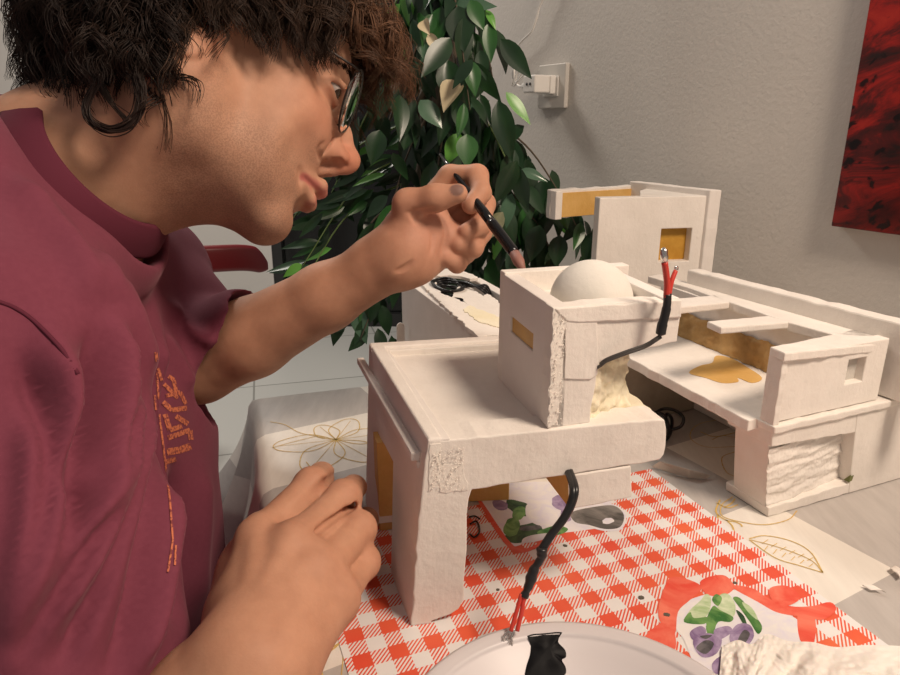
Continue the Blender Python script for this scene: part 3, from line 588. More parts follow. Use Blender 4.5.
# ------------------------------------------------------------------ tissue at the front right
M_tis = mat('paper_tissue', (.84, .79, .73), .9, .1, **{'Subsurface Weight': .08}); bump(M_tis, noisy(M_tis, 420, 3, .6, coord(M_tis, 'Position')), .35, .0006)
topl = spline([A3(722, 646, 0), A3(738, 640, 0), A3(752, 644, 0), A3(767, 634, 0), A3(788, 641, 0), A3(812, 642, 0), A3(836, 647, 0), A3(866, 645, 0), A3(900, 646, 0), A3(940, 650, 0)], 8)
def tis(u, v):
    k = u*(len(topl)-1); i = min(int(k), len(topl)-2); t = topl[i]+(topl[i+1]-topl[i])*(k-i); g = onz(t[0]+20*v*(u-.4), t[1]+v*95, .003)
    p = g.copy(); r = 1-abs(2*v-1)
    e_ = min(1, v*4)*min(1, u*9+.15); h = .0025+.012*e_*(.5+.5*noise.fractal(Vector((u*5, v*3, 1.3)), 1., 2., 3))+.006*abs(noise.noise(Vector((u*9+v*3, v*2, 4))))*e_+.0015*noise.noise(Vector((u*40, v*30, 2)))
    p = onz(t[0]+20*v*(u-.4), t[1]+v*95, max(.0018, h)); p[2] = max(.0018, h); return p
m = MB(); m.grid(tis, 110, 60); tag(m.build('paper_tissue', M_tis), 'crumpled white paper tissue lying over the corner of the gingham mat', 'tissue')
# ------------------------------------------------------------------ scraps on the cloth
M_card = plaster('card_scrap', (.50, .45, .38), (.58, .52, .45), .8, .3)
m = MB(); m.prism([onz(652, 466, .004), onz(660, 461, .010), onz(690, 470, .009), onz(711, 475, .003), onz(707, 478, .0015), onz(690, 477, .0015), onz(670, 472, .0015)], -Z*.001); tag(m.build('card_scrap', M_card, None, .0003), 'thin grey-beige scrap of card lying on the cloth behind the gingham mat', 'scrap')
def curl(c, r, w, ax):
    m = MB(); ax = np.array(ax); n = np.cross(ax, Z); vs = []
    for k in range(14):
        a = k*.28; p = np.array(c)+n*(r*math.cos(a)*(1+.1*k))+Z*(.0012+r*.6*(1+math.sin(a)))+ax*.0006*k; vs += [p, p+ax*w]
    m.add(vs, [[2*i, 2*i+1, 2*i+3, 2*i+2] for i in range(13)], 0, True); return m.build('foam_shaving', WHITE)
tag(curl(onz(893, 580, 0), .003, .006, e1), 'curled white shaving on the grey cloth patch, nearer the right edge of the photo', 'shaving', 'foam shavings on the cloth')
tag(curl(onz(884, 597, 0), .0018, .006, -e2), 'small white shaving on the grey cloth patch, just below and left of the curled one', 'shaving', 'foam shavings on the cloth')
m = MB()
for x, y, r in ((641, 598, .0016), (667, 615, .002), (565, 546, .0012), (735, 583, .001), (498, 590, .001)):
    m.prism([onz(a, b, MT) for a, b in blob(x, y, r/.00075*1.6, r/.00075*.7, 10, 8, .3)], Z*.0006)
tag(m.build('paint_specks', mat('dark_speck', (.10, .09, .07), .6)), 'dark specks of dried paint scattered on the gingham mat', 'specks', None, 'stuff')
m = MB(); m.tube(spline([onz(x, y, .0018) for x, y in ((470, 524), (476, 521), (479, 526), (479, 533), (474, 537), (470, 534))], 6), .0007, 6); m.tube(spline([onz(x, y, .0018) for x, y in ((469, 517), (475, 516), (480, 519))], 5), .0006, 6)
tag(m.build('wire_snippet', BLACK), 'curly snippet of thin black wire on the mat beside the front leg of the house', 'wire')
# ------------------------------------------------------------------ wall socket, adapter, cable
def onw(x, y, off=0.): return ip(x, y, (wallp[0]-e1*off, e1))
sk = empty('wall_socket', onw(556, 86), 'white wall socket plate on the grey wall with an adapter plugged in', 'socket')
s0 = onw(568, 109); along = -e2
m = MB(); c = onw(568, 108); hgt = onw(568, 63)[2]-c[2]; wid = .080; m.prism([c, c+along*wid, c+along*wid+Z*hgt, c+Z*hgt], -e1*.009); M_sock = mat('socket_plastic', (.60, .57, .52), .35); m.build('cover_plate', M_sock, sk, .002, 3)
m = MB(); cc2 = c+along*.018+Z*(hgt*.27); m.box(cc2-e1*.009, along*.045, Z*hgt*.46, -e1*.002); m.build('socket_insert', WPLAST, sk, .001)
ad = empty('plug_adapter', c+along*.04+Z*hgt*.5-e1*.03, 'white square plug adapter standing out of the wall socket', 'adapter')
q = c+along*.022+Z*(hgt*.32)-e1*.012; m = MB(); m.box(q, along*.036, Z*hgt*.42, -e1*.012); m.build('adapter_neck', WPLAST, ad, .002, 3)
q2 = q+along*.001-e1*.012+Z*hgt*.02; m = MB(); m.box(q2, along*.036, Z*hgt*.40, -e1*.034); m.build('adapter_body', WPLAST, ad, .003, 3)
fc = q2-e1*.034+along*.018+Z*hgt*.20; m = MB()
for k in (-1, 1): m.lathe([(.0026, 0), (.0026, .0008), (1e-4, .0008)], fc+along*.005*k-e1*.0003, 12, 0, along, Z, -e1)
m.build('socket_hole', mat('hole_dark', (.05, .05, .05), .7), ad)
pg = empty('charger_cable', q2-e1*.02+along*.05, 'thin white cable with a tied loop, hanging from above to the plug adapter', 'cable')
side = q2+along*.036-e1*.018+Z*hgt*.18
m = MB(); m.tube([side-along*.002, side+along*.008, side+along*.018, side+along*.024], [.0075, .0078, .006, .0035], 14); m.build('plug', WPLAST, pg)
dw_ = .05; K = [(519, 86), (515, 80), (514, 66), (515, 52), (521, 42), (531, 32), (536, 20), (539, 8), (545, -6), (552, -30)]
m = MB(); L = [side+along*.022]+[onw(x, y, .03 if i < 3 else .015) for i, (x, y) in enumerate(K)]; m.tube(spline(L, 8), .0021, 8)
for pts in ([(514, 84), (512, 74), (516, 64), (520, 63), (523, 69), (519, 78), (515, 84)], [(515, 82), (518, 72), (524, 69), (526, 72), (520, 79), (514, 86)], [(512, 86), (513, 74), (514, 62)]): m.tube(spline([onw(x, y, .03) for x, y in pts], 6), .0018, 7)
m.build('cord', WPLAST, pg)
# ------------------------------------------------------------------ painting on the wall
M_art = mat('red_painting', (.5, .03, .02), .28, .5)
pa = coord(M_art, 'Object'); mpn = nd(M_art, 'ShaderNodeMapping'); mpn.inputs['Rotation'].default_value = (0, math.radians(28), 0); lk(M_art, pa, mpn.inputs['Vector'])
st = noisy(M_art, 14, 6, .7, mpn.outputs['Vector'], (.35, 1, 2.2), .8); sp2 = noisy(M_art, 55, 3, .5, mpn.outputs['Vector'], (.55, 1, 1.3), .3); big = noisy(M_art, 5, 3, .5, mpn.outputs['Vector'], (.4, 1, 1.6))
base = ramp(M_art, st, [(.34, (.02, .008, .007)), (.46, (.09, .008, .007)), (.57, (.32, .014, .010)), (.75, (.45, .03, .016))])
dk = ramp(M_art, sp2, [(.60, (1, 1, 1)), (.66, (.07, .03, .03))]); bg = ramp(M_art, big, [(.34, (.16, .11, .10)), (.50, (1, 1, 1))])
colour(M_art, mix(M_art, 1., mix(M_art, 1., base, dk, 'MULTIPLY'), bg, 'MULTIPLY'))
pa0 = ip(831, 226, (wallp[0]-e1*.016, e1)); po = empty('wall_painting', pa0+e2*.4+Z*.3, 'abstract red and black streaked painting hanging on the grey wall', 'painting')
m = MB(); m.prism([pa0+Z*0, pa0+e2*.80, pa0+e2*.80+Z*.6, pa0+Z*.6], e1*.0155); o = m.build('canvas', M_art, po, .001)
# ------------------------------------------------------------------ dark red chair back beyond the person
M_lac = mat('dark_red_lacquer', (.16, .008, .012), .3, .5)
ch = empty('chair', A3(-1.0, 1.9, FLOOR), 'dark red chair whose curved top rail shows behind the person', 'chair')
def pr(x, y, Y): return dep(x, y, Y)
rail = [pr(60, 265, 1.62), pr(150, 262, 1.68), pr(210, 259, 1.75), pr(245, 258, 1.80), pr(266, 262, 1.84)]
sr = spline(rail, 8); m = MB(); n = len(sr); vs = []
for i, p in enumerate(sr):
    f = i/(n-1); hh = .036 if f < .86 else .036-.022*((f-.86)/.14)**2
    t = sr[min(i+1, n-1)]-sr[max(i-1, 0)]; t[2] = 0; t /= np.linalg.norm(t); nn_ = np.cross(t, Z)
    off = -Z*(.008*((f-.86)/.14)**2 if f > .86 else 0)
    for k in range(12):
        w = 2*math.pi*k/12; vs.append(p+off+Z*hh*math.copysign(abs(math.sin(w))**.6, math.sin(w))+nn_*.011*math.copysign(abs(math.cos(w))**.7, math.cos(w)))
m.add(vs, [[i*12+k, i*12+(k+1) % 12, (i+1)*12+(k+1) % 12, (i+1)*12+k] for i in range(n-1) for k in range(12)]+[list(range(12))[::-1], [(n-1)*12+k for k in range(12)]], 0, True); m.build('top_rail', M_lac, ch)
rr0, rr1 = sr[2], sr[n//2]; 
for q in (rr0+(rr1-rr0)*.02, rr0+(rr1-rr0)*.45):
    m = MB(); m.tube([q, q+A3(-.02, .02, -.25), A3(q[0]-.04, q[1]+.04, FLOOR+.45), A3(q[0]-.06, q[1]+.02, FLOOR)], [.014, .016, .017, .012], 10); m.build('leg', M_lac, ch)
sc_ = A3(*(rr0+(rr1-rr0)*.1)[:2], FLOOR+.43)-A3(.12, 0, 0); m = MB(); m.box(sc_+A3(-.20, .02, 0), A3(.40, 0, 0), A3(0, .40, 0), Z*.025); m.build('seat', M_lac, ch, .008, 3)
for dx in (-.17, .15): m = MB(); m.tube([sc_+A3(dx, .38, 0), A3(sc_[0]+dx*1.05, sc_[1]+.4, FLOOR)], [.016, .012], 10); m.build('leg', M_lac, ch)
# ------------------------------------------------------------------ weeping fig behind the table
def leafmat(n, c0, c1, r=.32):
    q = mat(n, c0, r, .5); colour(q, ramp(q, noisy(q, 22, 2, .5, coord(q, 'Position')), [(.3, c0), (.7, c1)])); q.node_tree.nodes['Principled BSDF'].inputs['Transmission Weight'].default_value = 0; return q
LM = [leafmat('leaf_dark', (.010, .032, .014), (.020, .058, .022)), leafmat('leaf_mid', (.022, .085, .024), (.04, .14, .035)), leafmat('leaf_bright', (.09, .30, .04), (.15, .40, .07)), leafmat('leaf_grey', (.06, .13, .08), (.10, .19, .12), .22)]
M_dry = leafmat('leaf_dry', (.55, .45, .26), (.74, .66, .46), .6); M_bark = mat('bark', (.10, .075, .05), .8); M_twig = mat('green_twig', (.16, .24, .07), .6); M_pot = mat('terracotta', (.35, .15, .08), .8); M_soil = mat('soil', (.04, .03, .02), .95)
pc_ = A3(-.02, 1.20, FLOOR)
pl = empty('potted_fig_tree', pc_, 'weeping fig tree with drooping glossy leaves between the dark window and the grey wall', 'plant')
fol = MB()
def leaf(M, base, tip, w, face, mi, curl=.12, fold=.25):
    base, tip, face = [np.array(q, float) for q in (base, tip, face)]; ax = tip-base; L = np.linalg.norm(ax); ax /= L
    sd = np.cross(ax, face); sd /= np.linalg.norm(sd)+1e-9; nn = np.cross(sd, ax); n = 8; vs = []
    for i in range(n+1):
        t = i/n; hw = w/2*max(.02, (math.sin(math.pi*min(1, t*1.06)**.8)**.85 if t < .82 else .42*((1-t)/.18)**1.1+.02)); bend = nn*(-curl*L*(t*t))
        c = base+ax*L*t+bend+nn*curl*L*t*.6
        for s_ in (-1, -.5, 0, .5, 1): vs.append(c+sd*hw*s_+nn*(abs(s_)*fold*hw))
    M.add(vs, [[i*5+j, i*5+j+1, (i+1)*5+j+1, (i+1)*5+j] for i in range(n) for j in range(4)], mi, True)
def dp(x, y, Y): d = ray(x, y); return CAM+d*(Y/d[1])
KEY = [((421, -2), (414, 18), 12, 2), ((442, 6), (438, 46), 19, 1), ((458, 6), (464, 52), 25, 0), ((448, 4), (497, 6), 14, 3), ((409, 44), (389, 74), 14, 2), ((405, 58), (412, 88), 20, 0), ((450, 30), (443, 45), 11, 3), ((401, 82), (392, 112), 18, 0),
 ((486, 10), (496, 29), 7, 2), ((455, 126), (489, 100), 22, 3), ((498, 100), (512, 162), 20, 0), ((506, 92), (531, 124), 11, 2), ((460, 133), (446, 165), 16, 2), ((467, 134), (467, 168), 20, 1), ((486, 128), (494, 162), 20, 0), ((520, 170), (548, 181), 10, 3),
 ((545, 178), (546, 216), 21, 0), ((526, 184), (531, 220), 17, 0), ((574, 226), (591, 252), 9, 2), ((302, 264), (283, 277), 9, 2), ((470, 30), (480, 84), 19, 1), ((430, 60), (428, 100), 20, 0), ((448, 60), (450, 104), 22, 0), ((468, 60), (476, 96), 16, 1), ((420, 100), (442, 128), 18, 3), ((388, 85), (378, 120), 18, 0), ((433, 14), (424, 40), 12, 1),
 ((500, 205), (515, 250), 20, 0), ((540, 225), (530, 262), 20, 0), ((560, 235), (556, 268), 18, 0), ((515, 150), (500, 190), 16, 0), ((558, 195), (568, 230), 16, 1), ((410, 120), (404, 150), 18, 0), ((380, 130), (371, 165), 19, 0), ((372, 70), (362, 100), 14, 1), ((480, 50), (486, 80), 12, 0), ((595, 225), (600, 262), 11, 1), ((470, 0), (484, 30), 14, 1), ((432, -6), (450, 18), 14, 2)]
for (bx_, by2), (tx, ty), wpx, mi in KEY:
    Y = random.uniform(1.0, 1.07); sc_ = Y/(FPX*.97)
    fa = A3(random.uniform(-.5, .3), -1, random.uniform(.2, .8)); leaf(fol, dp(bx_, by2, Y), dp(tx, ty, Y-.01), wpx*sc_*1.06, fa, mi, random.uniform(.05, .2), random.uniform(.1, .4))
stems = MB(); twigs = MB()
trunk_top = pc_+Z*1.15
for dx, dy in ((0, 0), (.025, .015), (-.02, .02)):
    stems.tube(spline([pc_+A3(dx, dy, .30), pc_+A3(dx*2-.01, dy*1.5, .6), pc_+A3(dx*-1.5, dy, .9), pc_+A3(dx*2.5, dy*2, 1.3), pc_+A3(dx*4, dy*3, 1.55)], 6), [.014]*12+[.011]*8+[.007]*5, 10)
# hanging twigs carry the leaves: (px start, px end, Y start, Y end, leaves, brightness weights)
TW_ = [((430, -30), (400, 120), 1.08, 1.02, 22, 0), ((440, -40), (470, 110), 1.06, 1.0, 26, 0), ((455, -50), (495, 90), 1.10, 1.06, 14, 0), ((420, -20), (372, 110), 1.16, 1.08, 18, 1), ((460, 90), (520, 190), 1.08, 1.02, 20, 0), ((470, 110), (590, 250), 1.10, 1.03, 26, 0), ((450, 100), (430, 230), 1.12, 1.06, 24, 0), ((430, 110), (380, 260), 1.2, 1.10, 26, 0), ((480, 140), (520, 300), 1.12, 1.04, 26, 0), ((440, 140), (470, 290), 1.18, 1.10, 26, 0),
 ((420, 150), (300, 270), 1.22, 1.15, 24, 2), ((410, 180), (285, 320), 1.24, 1.16, 24, 2), ((400, 200), (335, 330), 1.22, 1.16, 20, 0), ((420, 220), (360, 340), 1.2, 1.14, 20, 0), ((500, 180), (570, 290), 1.12, 1.05, 24, 0), ((420, 60), (340, 170), 1.24, 1.18, 18, 0), ((450, 200), (420, 310), 1.16, 1.10, 22, 0), ((530, 200), (600, 280), 1.10, 1.05, 12, 1), ((410, 120), (280, 235), 1.26, 1.22, 16, 2), ((430, 240), (400, 350), 1.18, 1.12, 14, 0), ((480, 200), (500, 320), 1.15, 1.10, 20, 0), ((380, 150), (320, 220), 1.3, 1.26, 14, 0)]
for (s0_, s1_, Y0, Y1, n, br_) in TW_:
    a, b = dp(*s0_, Y0), dp(*s1_, Y1); mid = (a+b)/2+A3(0, -.01, .05*random.uniform(.3, 1.2)); path = spline([a, mid, b], 10)
    twigs.tube(path, [.0022-.0014*i/(len(path)-1) for i in range(len(path))], 5, 1 if br_ == 2 or random.random() < .3 else 0)
    for k in range(n):
        t = (k+random.random())/n; i = min(int(t*(len(path)-1)), len(path)-2); p = path[i]+A3(random.gauss(0, .012), random.gauss(0, .02), random.gauss(0, .01))
        out = A3(random.gauss(0, .5), random.gauss(-.15, .45), 0); dr = A3(out[0]*.7, out[1]*.5, -random.uniform(.6, 1.3)) if br_ != 2 else A3(-random.uniform(.5, 1.4), random.gauss(-.1, .3), -random.uniform(.1, .7))
        dr /= np.linalg.norm(dr); L = random.uniform(.045, .072); mi = random.choices([0, 1, 2, 3], [(.82, .12, .01, .05), (.5, .3, .15, .05), (.66, .22, .10, .02)][br_])[0]
        leaf(fol, p, p+dr*L, L*random.uniform(.36, .48)*(.6 if br_ == 2 else 1), A3(random.gauss(0, .6), -1, random.uniform(-.1, .9)), mi, random.uniform(0, .25), random.uniform(.05, .45))
    tr = pc_+A3(random.uniform(-.03, .03), random.uniform(0, .03), 1.0+max(0., a[2])*.6); stems.tube(spline([tr, (tr+a)/2+Z*.03, a], 6), [.005]*4+[.004]*4+[.0025]*5, 6)
fo = fol.build('foliage', LM, pl); stems.build('trunk', M_bark, pl); twigs.build('twigs', [M_bark, M_twig], pl)
for (b_, t_, w_) in (((463, 84), (442, 110), 24), ((424, 20), (429, 34), 12), ((428, 34), (443, 53), 10)):
    m = MB(); leaf(m, dp(*b_, 1.0), dp(*t_, .99), w_*.0015, (-.6, -1, .4), 0, .35, .8); m.build('dry_leaf', M_dry, pl)['label'] = 'pale dried leaf'
m = MB(); leaf(m, dp(503, 212, .985), dp(482, 243, .98), .024, (.2, -1, .5), 0, .3, .6); m.build('dry_leaf', leafmat('leaf_fading', (.20, .21, .12), (.42, .40, .26), .35), pl)['label'] = 'pale dried leaf'
m = MB(); m.lathe([(.10, 0), (.14, .26), (.15, .27), (.15, .30), (.135, .30), (.13, .26)], pc_, 40); m.build('pot', M_pot, pl)
m = MB(); m.lathe([(.131, .265), (.06, .275), (1e-4, .28)], pc_, 30); m.build('soil', M_soil, pl)
# ------------------------------------------------------------------ signed-distance modelling for the person
import openvdb
class Grid:
    def __init__(s, lo, hi, h):
        s.lo = np.array(lo, float); s.h = h; s.n = np.ceil((np.array(hi)-s.lo)/h).astype(int)+1; s.F = np.full(s.n, .05, np.float32)
    def sub(s, c, R):
        i0 = np.maximum(0, np.floor((np.array(c)-R-s.lo)/s.h).astype(int)); i1 = np.minimum(s.n, np.ceil((np.array(c)+R-s.lo)/s.h).astype(int)+1)
        if np.any(i1 <= i0): return None, None
        sl = tuple(slice(a, b) for a, b in zip(i0, i1)); ax = [s.lo[k]+s.h*np.arange(i0[k], i1[k], dtype=np.float32) for k in range(3)]
        return sl, np.stack(np.meshgrid(*ax, indexing='ij'), -1).astype(np.float32)
    def op(s, prim, k=.004, sub=False):
        fn, c, R = prim; sl, Pq = s.sub(c, R+k+4*s.h)
        if sl is None: return
        d = fn(Pq).astype(np.float32); a = s.F[sl]
        if sub: d = -d; h = np.maximum(k-np.abs(a-d), 0)/k; s.F[sl] = np.maximum(a, d)+h*h*k*.25
        else: h = np.maximum(k-np.abs(a-d), 0)/k; s.F[sl] = np.minimum(a, d)-h*h*k*.25
    def mesh(s):
        g = openvdb.FloatGrid(.05); g.copyFromArray(s.F); p, t, q = g.convertToPolygons(isovalue=0., adaptivity=0.)
        return np.array(p, float)*s.h+s.lo, [list(map(int, f[::-1])) for f in q]+[list(map(int, f[::-1])) for f in t]
def L3(p): return np.sqrt((p*p).sum(-1))
class Frame:
    def __init__(s, o, R=np.eye(3), sc=1.): s.o = np.array(o, float); s.R = np.array(R, float); s.sc = sc
    def loc(s, P): return (P-s.o.astype(np.float32))@s.R.astype(np.float32)/np.float32(s.sc)
    def w(s, p): return s.R@np.array(p, float)*s.sc+s.o
WF = Frame((0, 0, 0))
def ell(c, r, fr=WF, rot=None):
    c, r = np.array(c, np.float32), np.array(r, np.float32)
    M = np.eye(3, dtype=np.float32) if rot is None else np.array(Matrix.Rotation(rot[1], 3, rot[0]), np.float32)
    def fn(P):
        q = (fr.loc(P)-c)@M; k0 = L3(q/r); k1 = L3(q/(r*r)); return k0*(k0-1)/(k1+1e-9)*fr.sc
    return fn, fr.w(c), float(r.max())*fr.sc
def cone(a, b, ra, rb, fr=WF):
    a, b = np.array(a, np.float32), np.array(b, np.float32); ba = b-a; bb = float(ba@ba)
    def fn(P):
        q = fr.loc(P)-a; t = np.clip((q@ba)/bb, 0, 1); return (L3(q-t[..., None]*ba)-(ra+(rb-ra)*t))*fr.sc
    return fn, fr.w((a+b)/2), (np.sqrt(bb)/2+max(ra, rb))*fr.sc
def chain(G, pts, rad, k, fr=WF, sub=False):
    for i in range(len(pts)-1): G.op(cone(pts[i], pts[i+1], rad[i], rad[i+1], fr), k, sub)
HR = np.array([[.8974, -.3696, .2410], [.1871, .8133, .5509], [-.3996, -.4493, .7990]]); HP = A3(-.1861, .5414, .3222)
u_, s__, v_ = np.linalg.svd(HR); HR = u_@v_
HF = Frame(HP, HR, .01)      # head frame: centimetres, x forward, y to his left, z up
NB = at(70, 178, .495)       # root of the neck
def P3(x, y, d): return at(x, y, d)
SR = at(-25, 372, .368); SL = A3(-.33, .72, .140)
ER = at(75, 905, .335); WR = onz(252, 668, .046)
EL = at(200, 366, .645); WL = at(401, 256, .575)
def gsample(G, p):
    q = (np.array(p)-G.lo)/G.h; i = np.floor(q).astype(int)
    if np.any(i < 0) or np.any(i+1 >= G.n): return .05
    f = q-i; v = G.F[i[0]:i[0]+2, i[1]:i[1]+2, i[2]:i[2]+2].astype(float); v = v[0]*(1-f[0])+v[1]*f[0]; v = v[0]*(1-f[1])+v[1]*f[1]; return v[0]*(1-f[2])+v[1]*f[2]
def ghit(G, x, y, start=.2, off=0.):
    d = ray(x, y); t = start; n = np.linalg.norm(d)
    while t < 1.0:
        v = gsample(G, CAM+d*t)
        if v < .0006: return CAM+d*t
        t += max(.0008, min(v, .03)*.8)/n
    return None
def crease(G, px_, r):
    q = [ghit(G, x, y) for x, y in px_]; q = [p for p in q if p is not None]
    if len(q) > 1: s_ = spline(q, 4); chain(G, s_, [r*(.35+.65*math.sin(math.pi*i/(len(s_)-1))) for i in range(len(s_))], .003, WF, True)
# ---- head
hc = HF.w((1, 0, 1))
gh = Grid(hc-.205, hc+.17, .00135)
h_ = lambda *a, **k: gh.op(*a, **k)
h_(ell((-.3, 0, 5.0), (9.2, 7.4, 7.4), HF), .01)
h_(ell((4.2, 0, 4.6), (5.7, 6.3, 5.4), HF), .02)
h_(ell((3.9, 0, -1.0), (5.0, 5.7, 6.2), HF), .02)
for s_ in (-1, 1):
    h_(cone((1.0, s_*5.1, -2.5), (1.6, s_*4.9, -5.4), 1.5, 1.3, HF), .02); h_(cone((1.6, s_*4.8, -5.4), (7.3, s_*1.5, -7.9), 1.4, 1.25, HF), .022)
    h_(ell((6.0, s_*4.0, -.4), (2.3, 1.8, 1.9), HF), .025); h_(ell((5.6, s_*3.6, -4.0), (3.2, 2.2, 3.0), HF), .02)
h_(ell((5.0, 0, -5.0), (4.0, 4.1, 3.4), HF), .02); h_(ell((7.45, 0, -8.1), (1.7, 2.0, 1.35), HF), .016)
h_(ell((7.5, 0, -4.4), (2.35, 2.8, 2.5), HF), .016)
for s_ in (-1, 1):
    h_(cone((7.9, s_*4.9, 3.6), (9.3, s_*1.0, 3.9), .75, .8, HF), .012)
    gh.op(ell((10.2, s_*3.4, 2.3), (1.8, 2.0, 1.25), HF), .010, True); gh.op(ell((9.5, s_*5.1, 2.3), (1.5, 1.3, 1.1), HF), .022, True)
    gh.op(ell((9.2, s_*5.0, -4.3), (1.6, 1.3, 2.0), HF), .02, True)
for s_ in (-1, 1): h_(ell((8.0, s_*2.2, -1.0), (1.5, 1.9, 1.9), HF), .022)
# eyelids
for s_ in (-1, 1):
    E_ = (8.25, s_*3.25, 2.45); h_(ell(E_, (1.36, 1.5, 1.32), HF), .004)
    gh.op(ell((9.3, s_*3.5, 2.10), (1.35, 1.5, .50), HF), .0012, True); gh.op(ell((8.27, s_*3.25, 2.43), (1.2, 1.2, 1.16), HF), .001, True)
    h_(cone((8.5, s_*4.75, 2.6), (9.5, s_*3.6, 3.0), .16, .18, HF), .003); h_(cone((9.5, s_*3.6, 3.0), (9.35, s_*2.2, 2.5), .18, .15, HF), .003); h_(cone((8.6, s_*4.6, 1.9), (9.4, s_*3.4, 1.5), .14, .15, HF), .003); h_(cone((9.4, s_*3.4, 1.5), (9.3, s_*2.2, 1.9), .15, .14, HF), .003)
# nose
h_(cone((9.35, 0, 3.3), (10.6, 0, 1.2), .62, .72, HF), .010); h_(cone((10.6, 0, 1.2), (11.8, 0, -.55), .74, .84, HF), .008); h_(ell((11.75, 0, -.85), (.95, 1.0, .92), HF), .006)
h_(cone((11.6, 0, -1.5), (10.2, 0, -2.45), .45, .6, HF), .005)
for s_ in (-1, 1):
    h_(ell((10.5, s_*1.2, -1.25), (1.2, .68, .80), HF), .005); h_(ell((9.4, s_*1.3, -.4), (1.2, .8, 1.4), HF), .010)
    gh.op(ell((10.9, s_*.95, -2.0), (.80, .36, .36), HF), .0015, True)
    gh.op(cone((9.9, s_*2.05, -.7), (9.6, s_*2.1, -1.9), .10, .16, HF), .004, True)
# lips
for s_ in (-1, 1):
    h_(cone((10.55, 0, -4.15), (10.35, s_*.7, -4.0), .50, .50, HF), .004); h_(cone((10.35, s_*.7, -4.0), (8.75, s_*2.6, -4.7), .50, .24, HF), .004)
    h_(cone((10.0, 0, -5.5), (9.85, s_*.8, -5.45), .56, .52, HF), .004); h_(cone((9.85, s_*.8, -5.45), (8.7, s_*2.5, -4.85), .52, .22, HF), .004)
    gh.op(cone((10.9, 0, -4.78), (10.4, s_*1.1, -4.72), .10, .10, HF), .003, True); gh.op(cone((10.4, s_*1.1, -4.72), (8.95, s_*2.8, -4.85), .10, .12, HF), .003, True)
gh.op(cone((10.6, 0, -2.8), (10.7, 0, -3.7), .20, .26, HF), .004, True); gh.op(cone((9.6, -1.2, -6.5), (9.6, 1.2, -6.5), .38, .38, HF), .010, True)
# ears
for s_ in (-1, 1):
    h_(ell((-.9, s_*7.2, .9), (1.75, .55, 3.0), HF, ('X', s_*.28)), .004); gh.op(ell((-.4, s_*7.85, .9), (.95, .5, 1.7), HF), .004, True); h_(ell((-.1, s_*6.95, -2.05), (.75, .5, .85), HF), .004); h_(ell((.45, s_*7.1, .1), (.45, .4, .7), HF), .004)
# neck
nk = [HF.w((-1.4, 0, -.5)), HF.w((-1.6, 0, -3.8)), NB, NB+A3(-.05, 0, -.06)]
chain(gh, nk, [.058, .053, .058, .075], .03)
gh.op(cone(HF.w((2.6, 0, -6.0)), NB+A3(.035, 0, -.012), .026, .026), .03)
gh.op(cone(HF.w((-.5, -6.2, -3.2)), NB+A3(.030, -.02, -.02), .016, .014), .03)
q_ = [ghit(gh, x, y) for x, y in ((332, 159), (339, 161.5), (346, 166))]; q_ = [p+(p-CAM)/np.linalg.norm(p-CAM)*.0012 for p in q_ if p is not None]
if len(q_) == 3: chain(gh, q_, [.0018, .0030, .0016], .0012, WF, True)
crease(gh, [(325, 143), (320, 150), (322, 159), (328, 165)], .0016); crease(gh, [(300, 168), (302, 176), (301, 184)], .0018)
hv, hf = gh.mesh()
# ---- arms and hands
def arm_grid(pts, pad, h): q = np.array(pts); return Grid(q.min(0)-pad, q.max(0)+pad, h)
FING = []
def finger(G, pts, r, k=.0035):
    chain(G, pts, r, k)
# left hand (far arm): thumb nearest the viewer, fingers curled behind the brush
a_ = P3
TL_ = [a_(407, 243, .567), a_(408, 204, .552), a_(436, 198, .541), a_(458, 193.5, .536)]
LH = {'index': ([a_(428, 203, .605), a_(450, 177, .600), a_(477, 176, .585), a_(481, 193, .572), a_(471, 205, .563)], [.0115, .0105, .0098, .0085, .0078]),
      'middle': ([a_(436, 222, .612), a_(462, 196, .606), a_(484, 204, .592), a_(480, 226, .575), a_(467, 232, .567)], [.0115, .0100, .0098, .0088, .0078]),
      'ring': ([a_(434, 240, .612), a_(462, 222, .608), a_(481, 232, .594), a_(473, 248, .578), a_(458, 244, .570)], [.0115, .0100, .0095, .0085, .0076]),
      'pinky': ([a_(430, 256, .608), a_(452, 247, .604), a_(466, 253, .592), a_(457, 264, .578), a_(446, 257, .572)], [.0110, .0090, .0085, .0076, .0068])}
gl = arm_grid([SL*.25+EL*.75, EL, WL, a_(495, 160, .60), a_(400, 290, .54)], .05, .00135)
UL_ = SL+(EL-SL)*.3
chain(gl, [UL_, EL], [.030, .034], .008)
fdir = (WL-EL)/np.linalg.norm(WL-EL)
chain(gl, [EL, EL+(WL-EL)*.28, EL+(WL-EL)*.65, WL, WL+fdir*.012], [.0345, .0360, .0290, .0220, .0220], .010)
gl.op(cone(EL+(WL-EL)*.9+Z*.006, WL+Z*.004, .022, .021), .015)
gl.op(cone(WL, a_(420, 225, .592), .023, .021), .014); gl.op(cone(WL, a_(432, 244, .598), .023, .019), .014)
gl.op(cone(WL, TL_[0], .021, .0185), .012); gl.op(cone(a_(412, 222, .572), a_(428, 218, .585), .019, .017), .012); gl.op(cone(a_(420, 262, .578), a_(440, 250, .590), .016, .015), .010)
chain(gl, [TL_[0]]+TL_[1:], [.0165, .0118, .0104, .0078], .006); gl.op(cone(a_(425, 232, .575), a_(458, 240, .582), .018, .014), .010)
for nme, (pp_, rr_) in LH.items(): finger(gl, pp_, rr_)
for pts in ([(407, 213), (420, 212), (436, 208)], [(424, 214), (433, 235), (430, 256)], [(440, 214), (446, 232), (442, 250)], [(412, 262), (405, 268), (396, 272)], [(414, 210), (413, 216), (418, 221)]): crease(gl, pts, .0013)
lv, lf = gl.mesh()
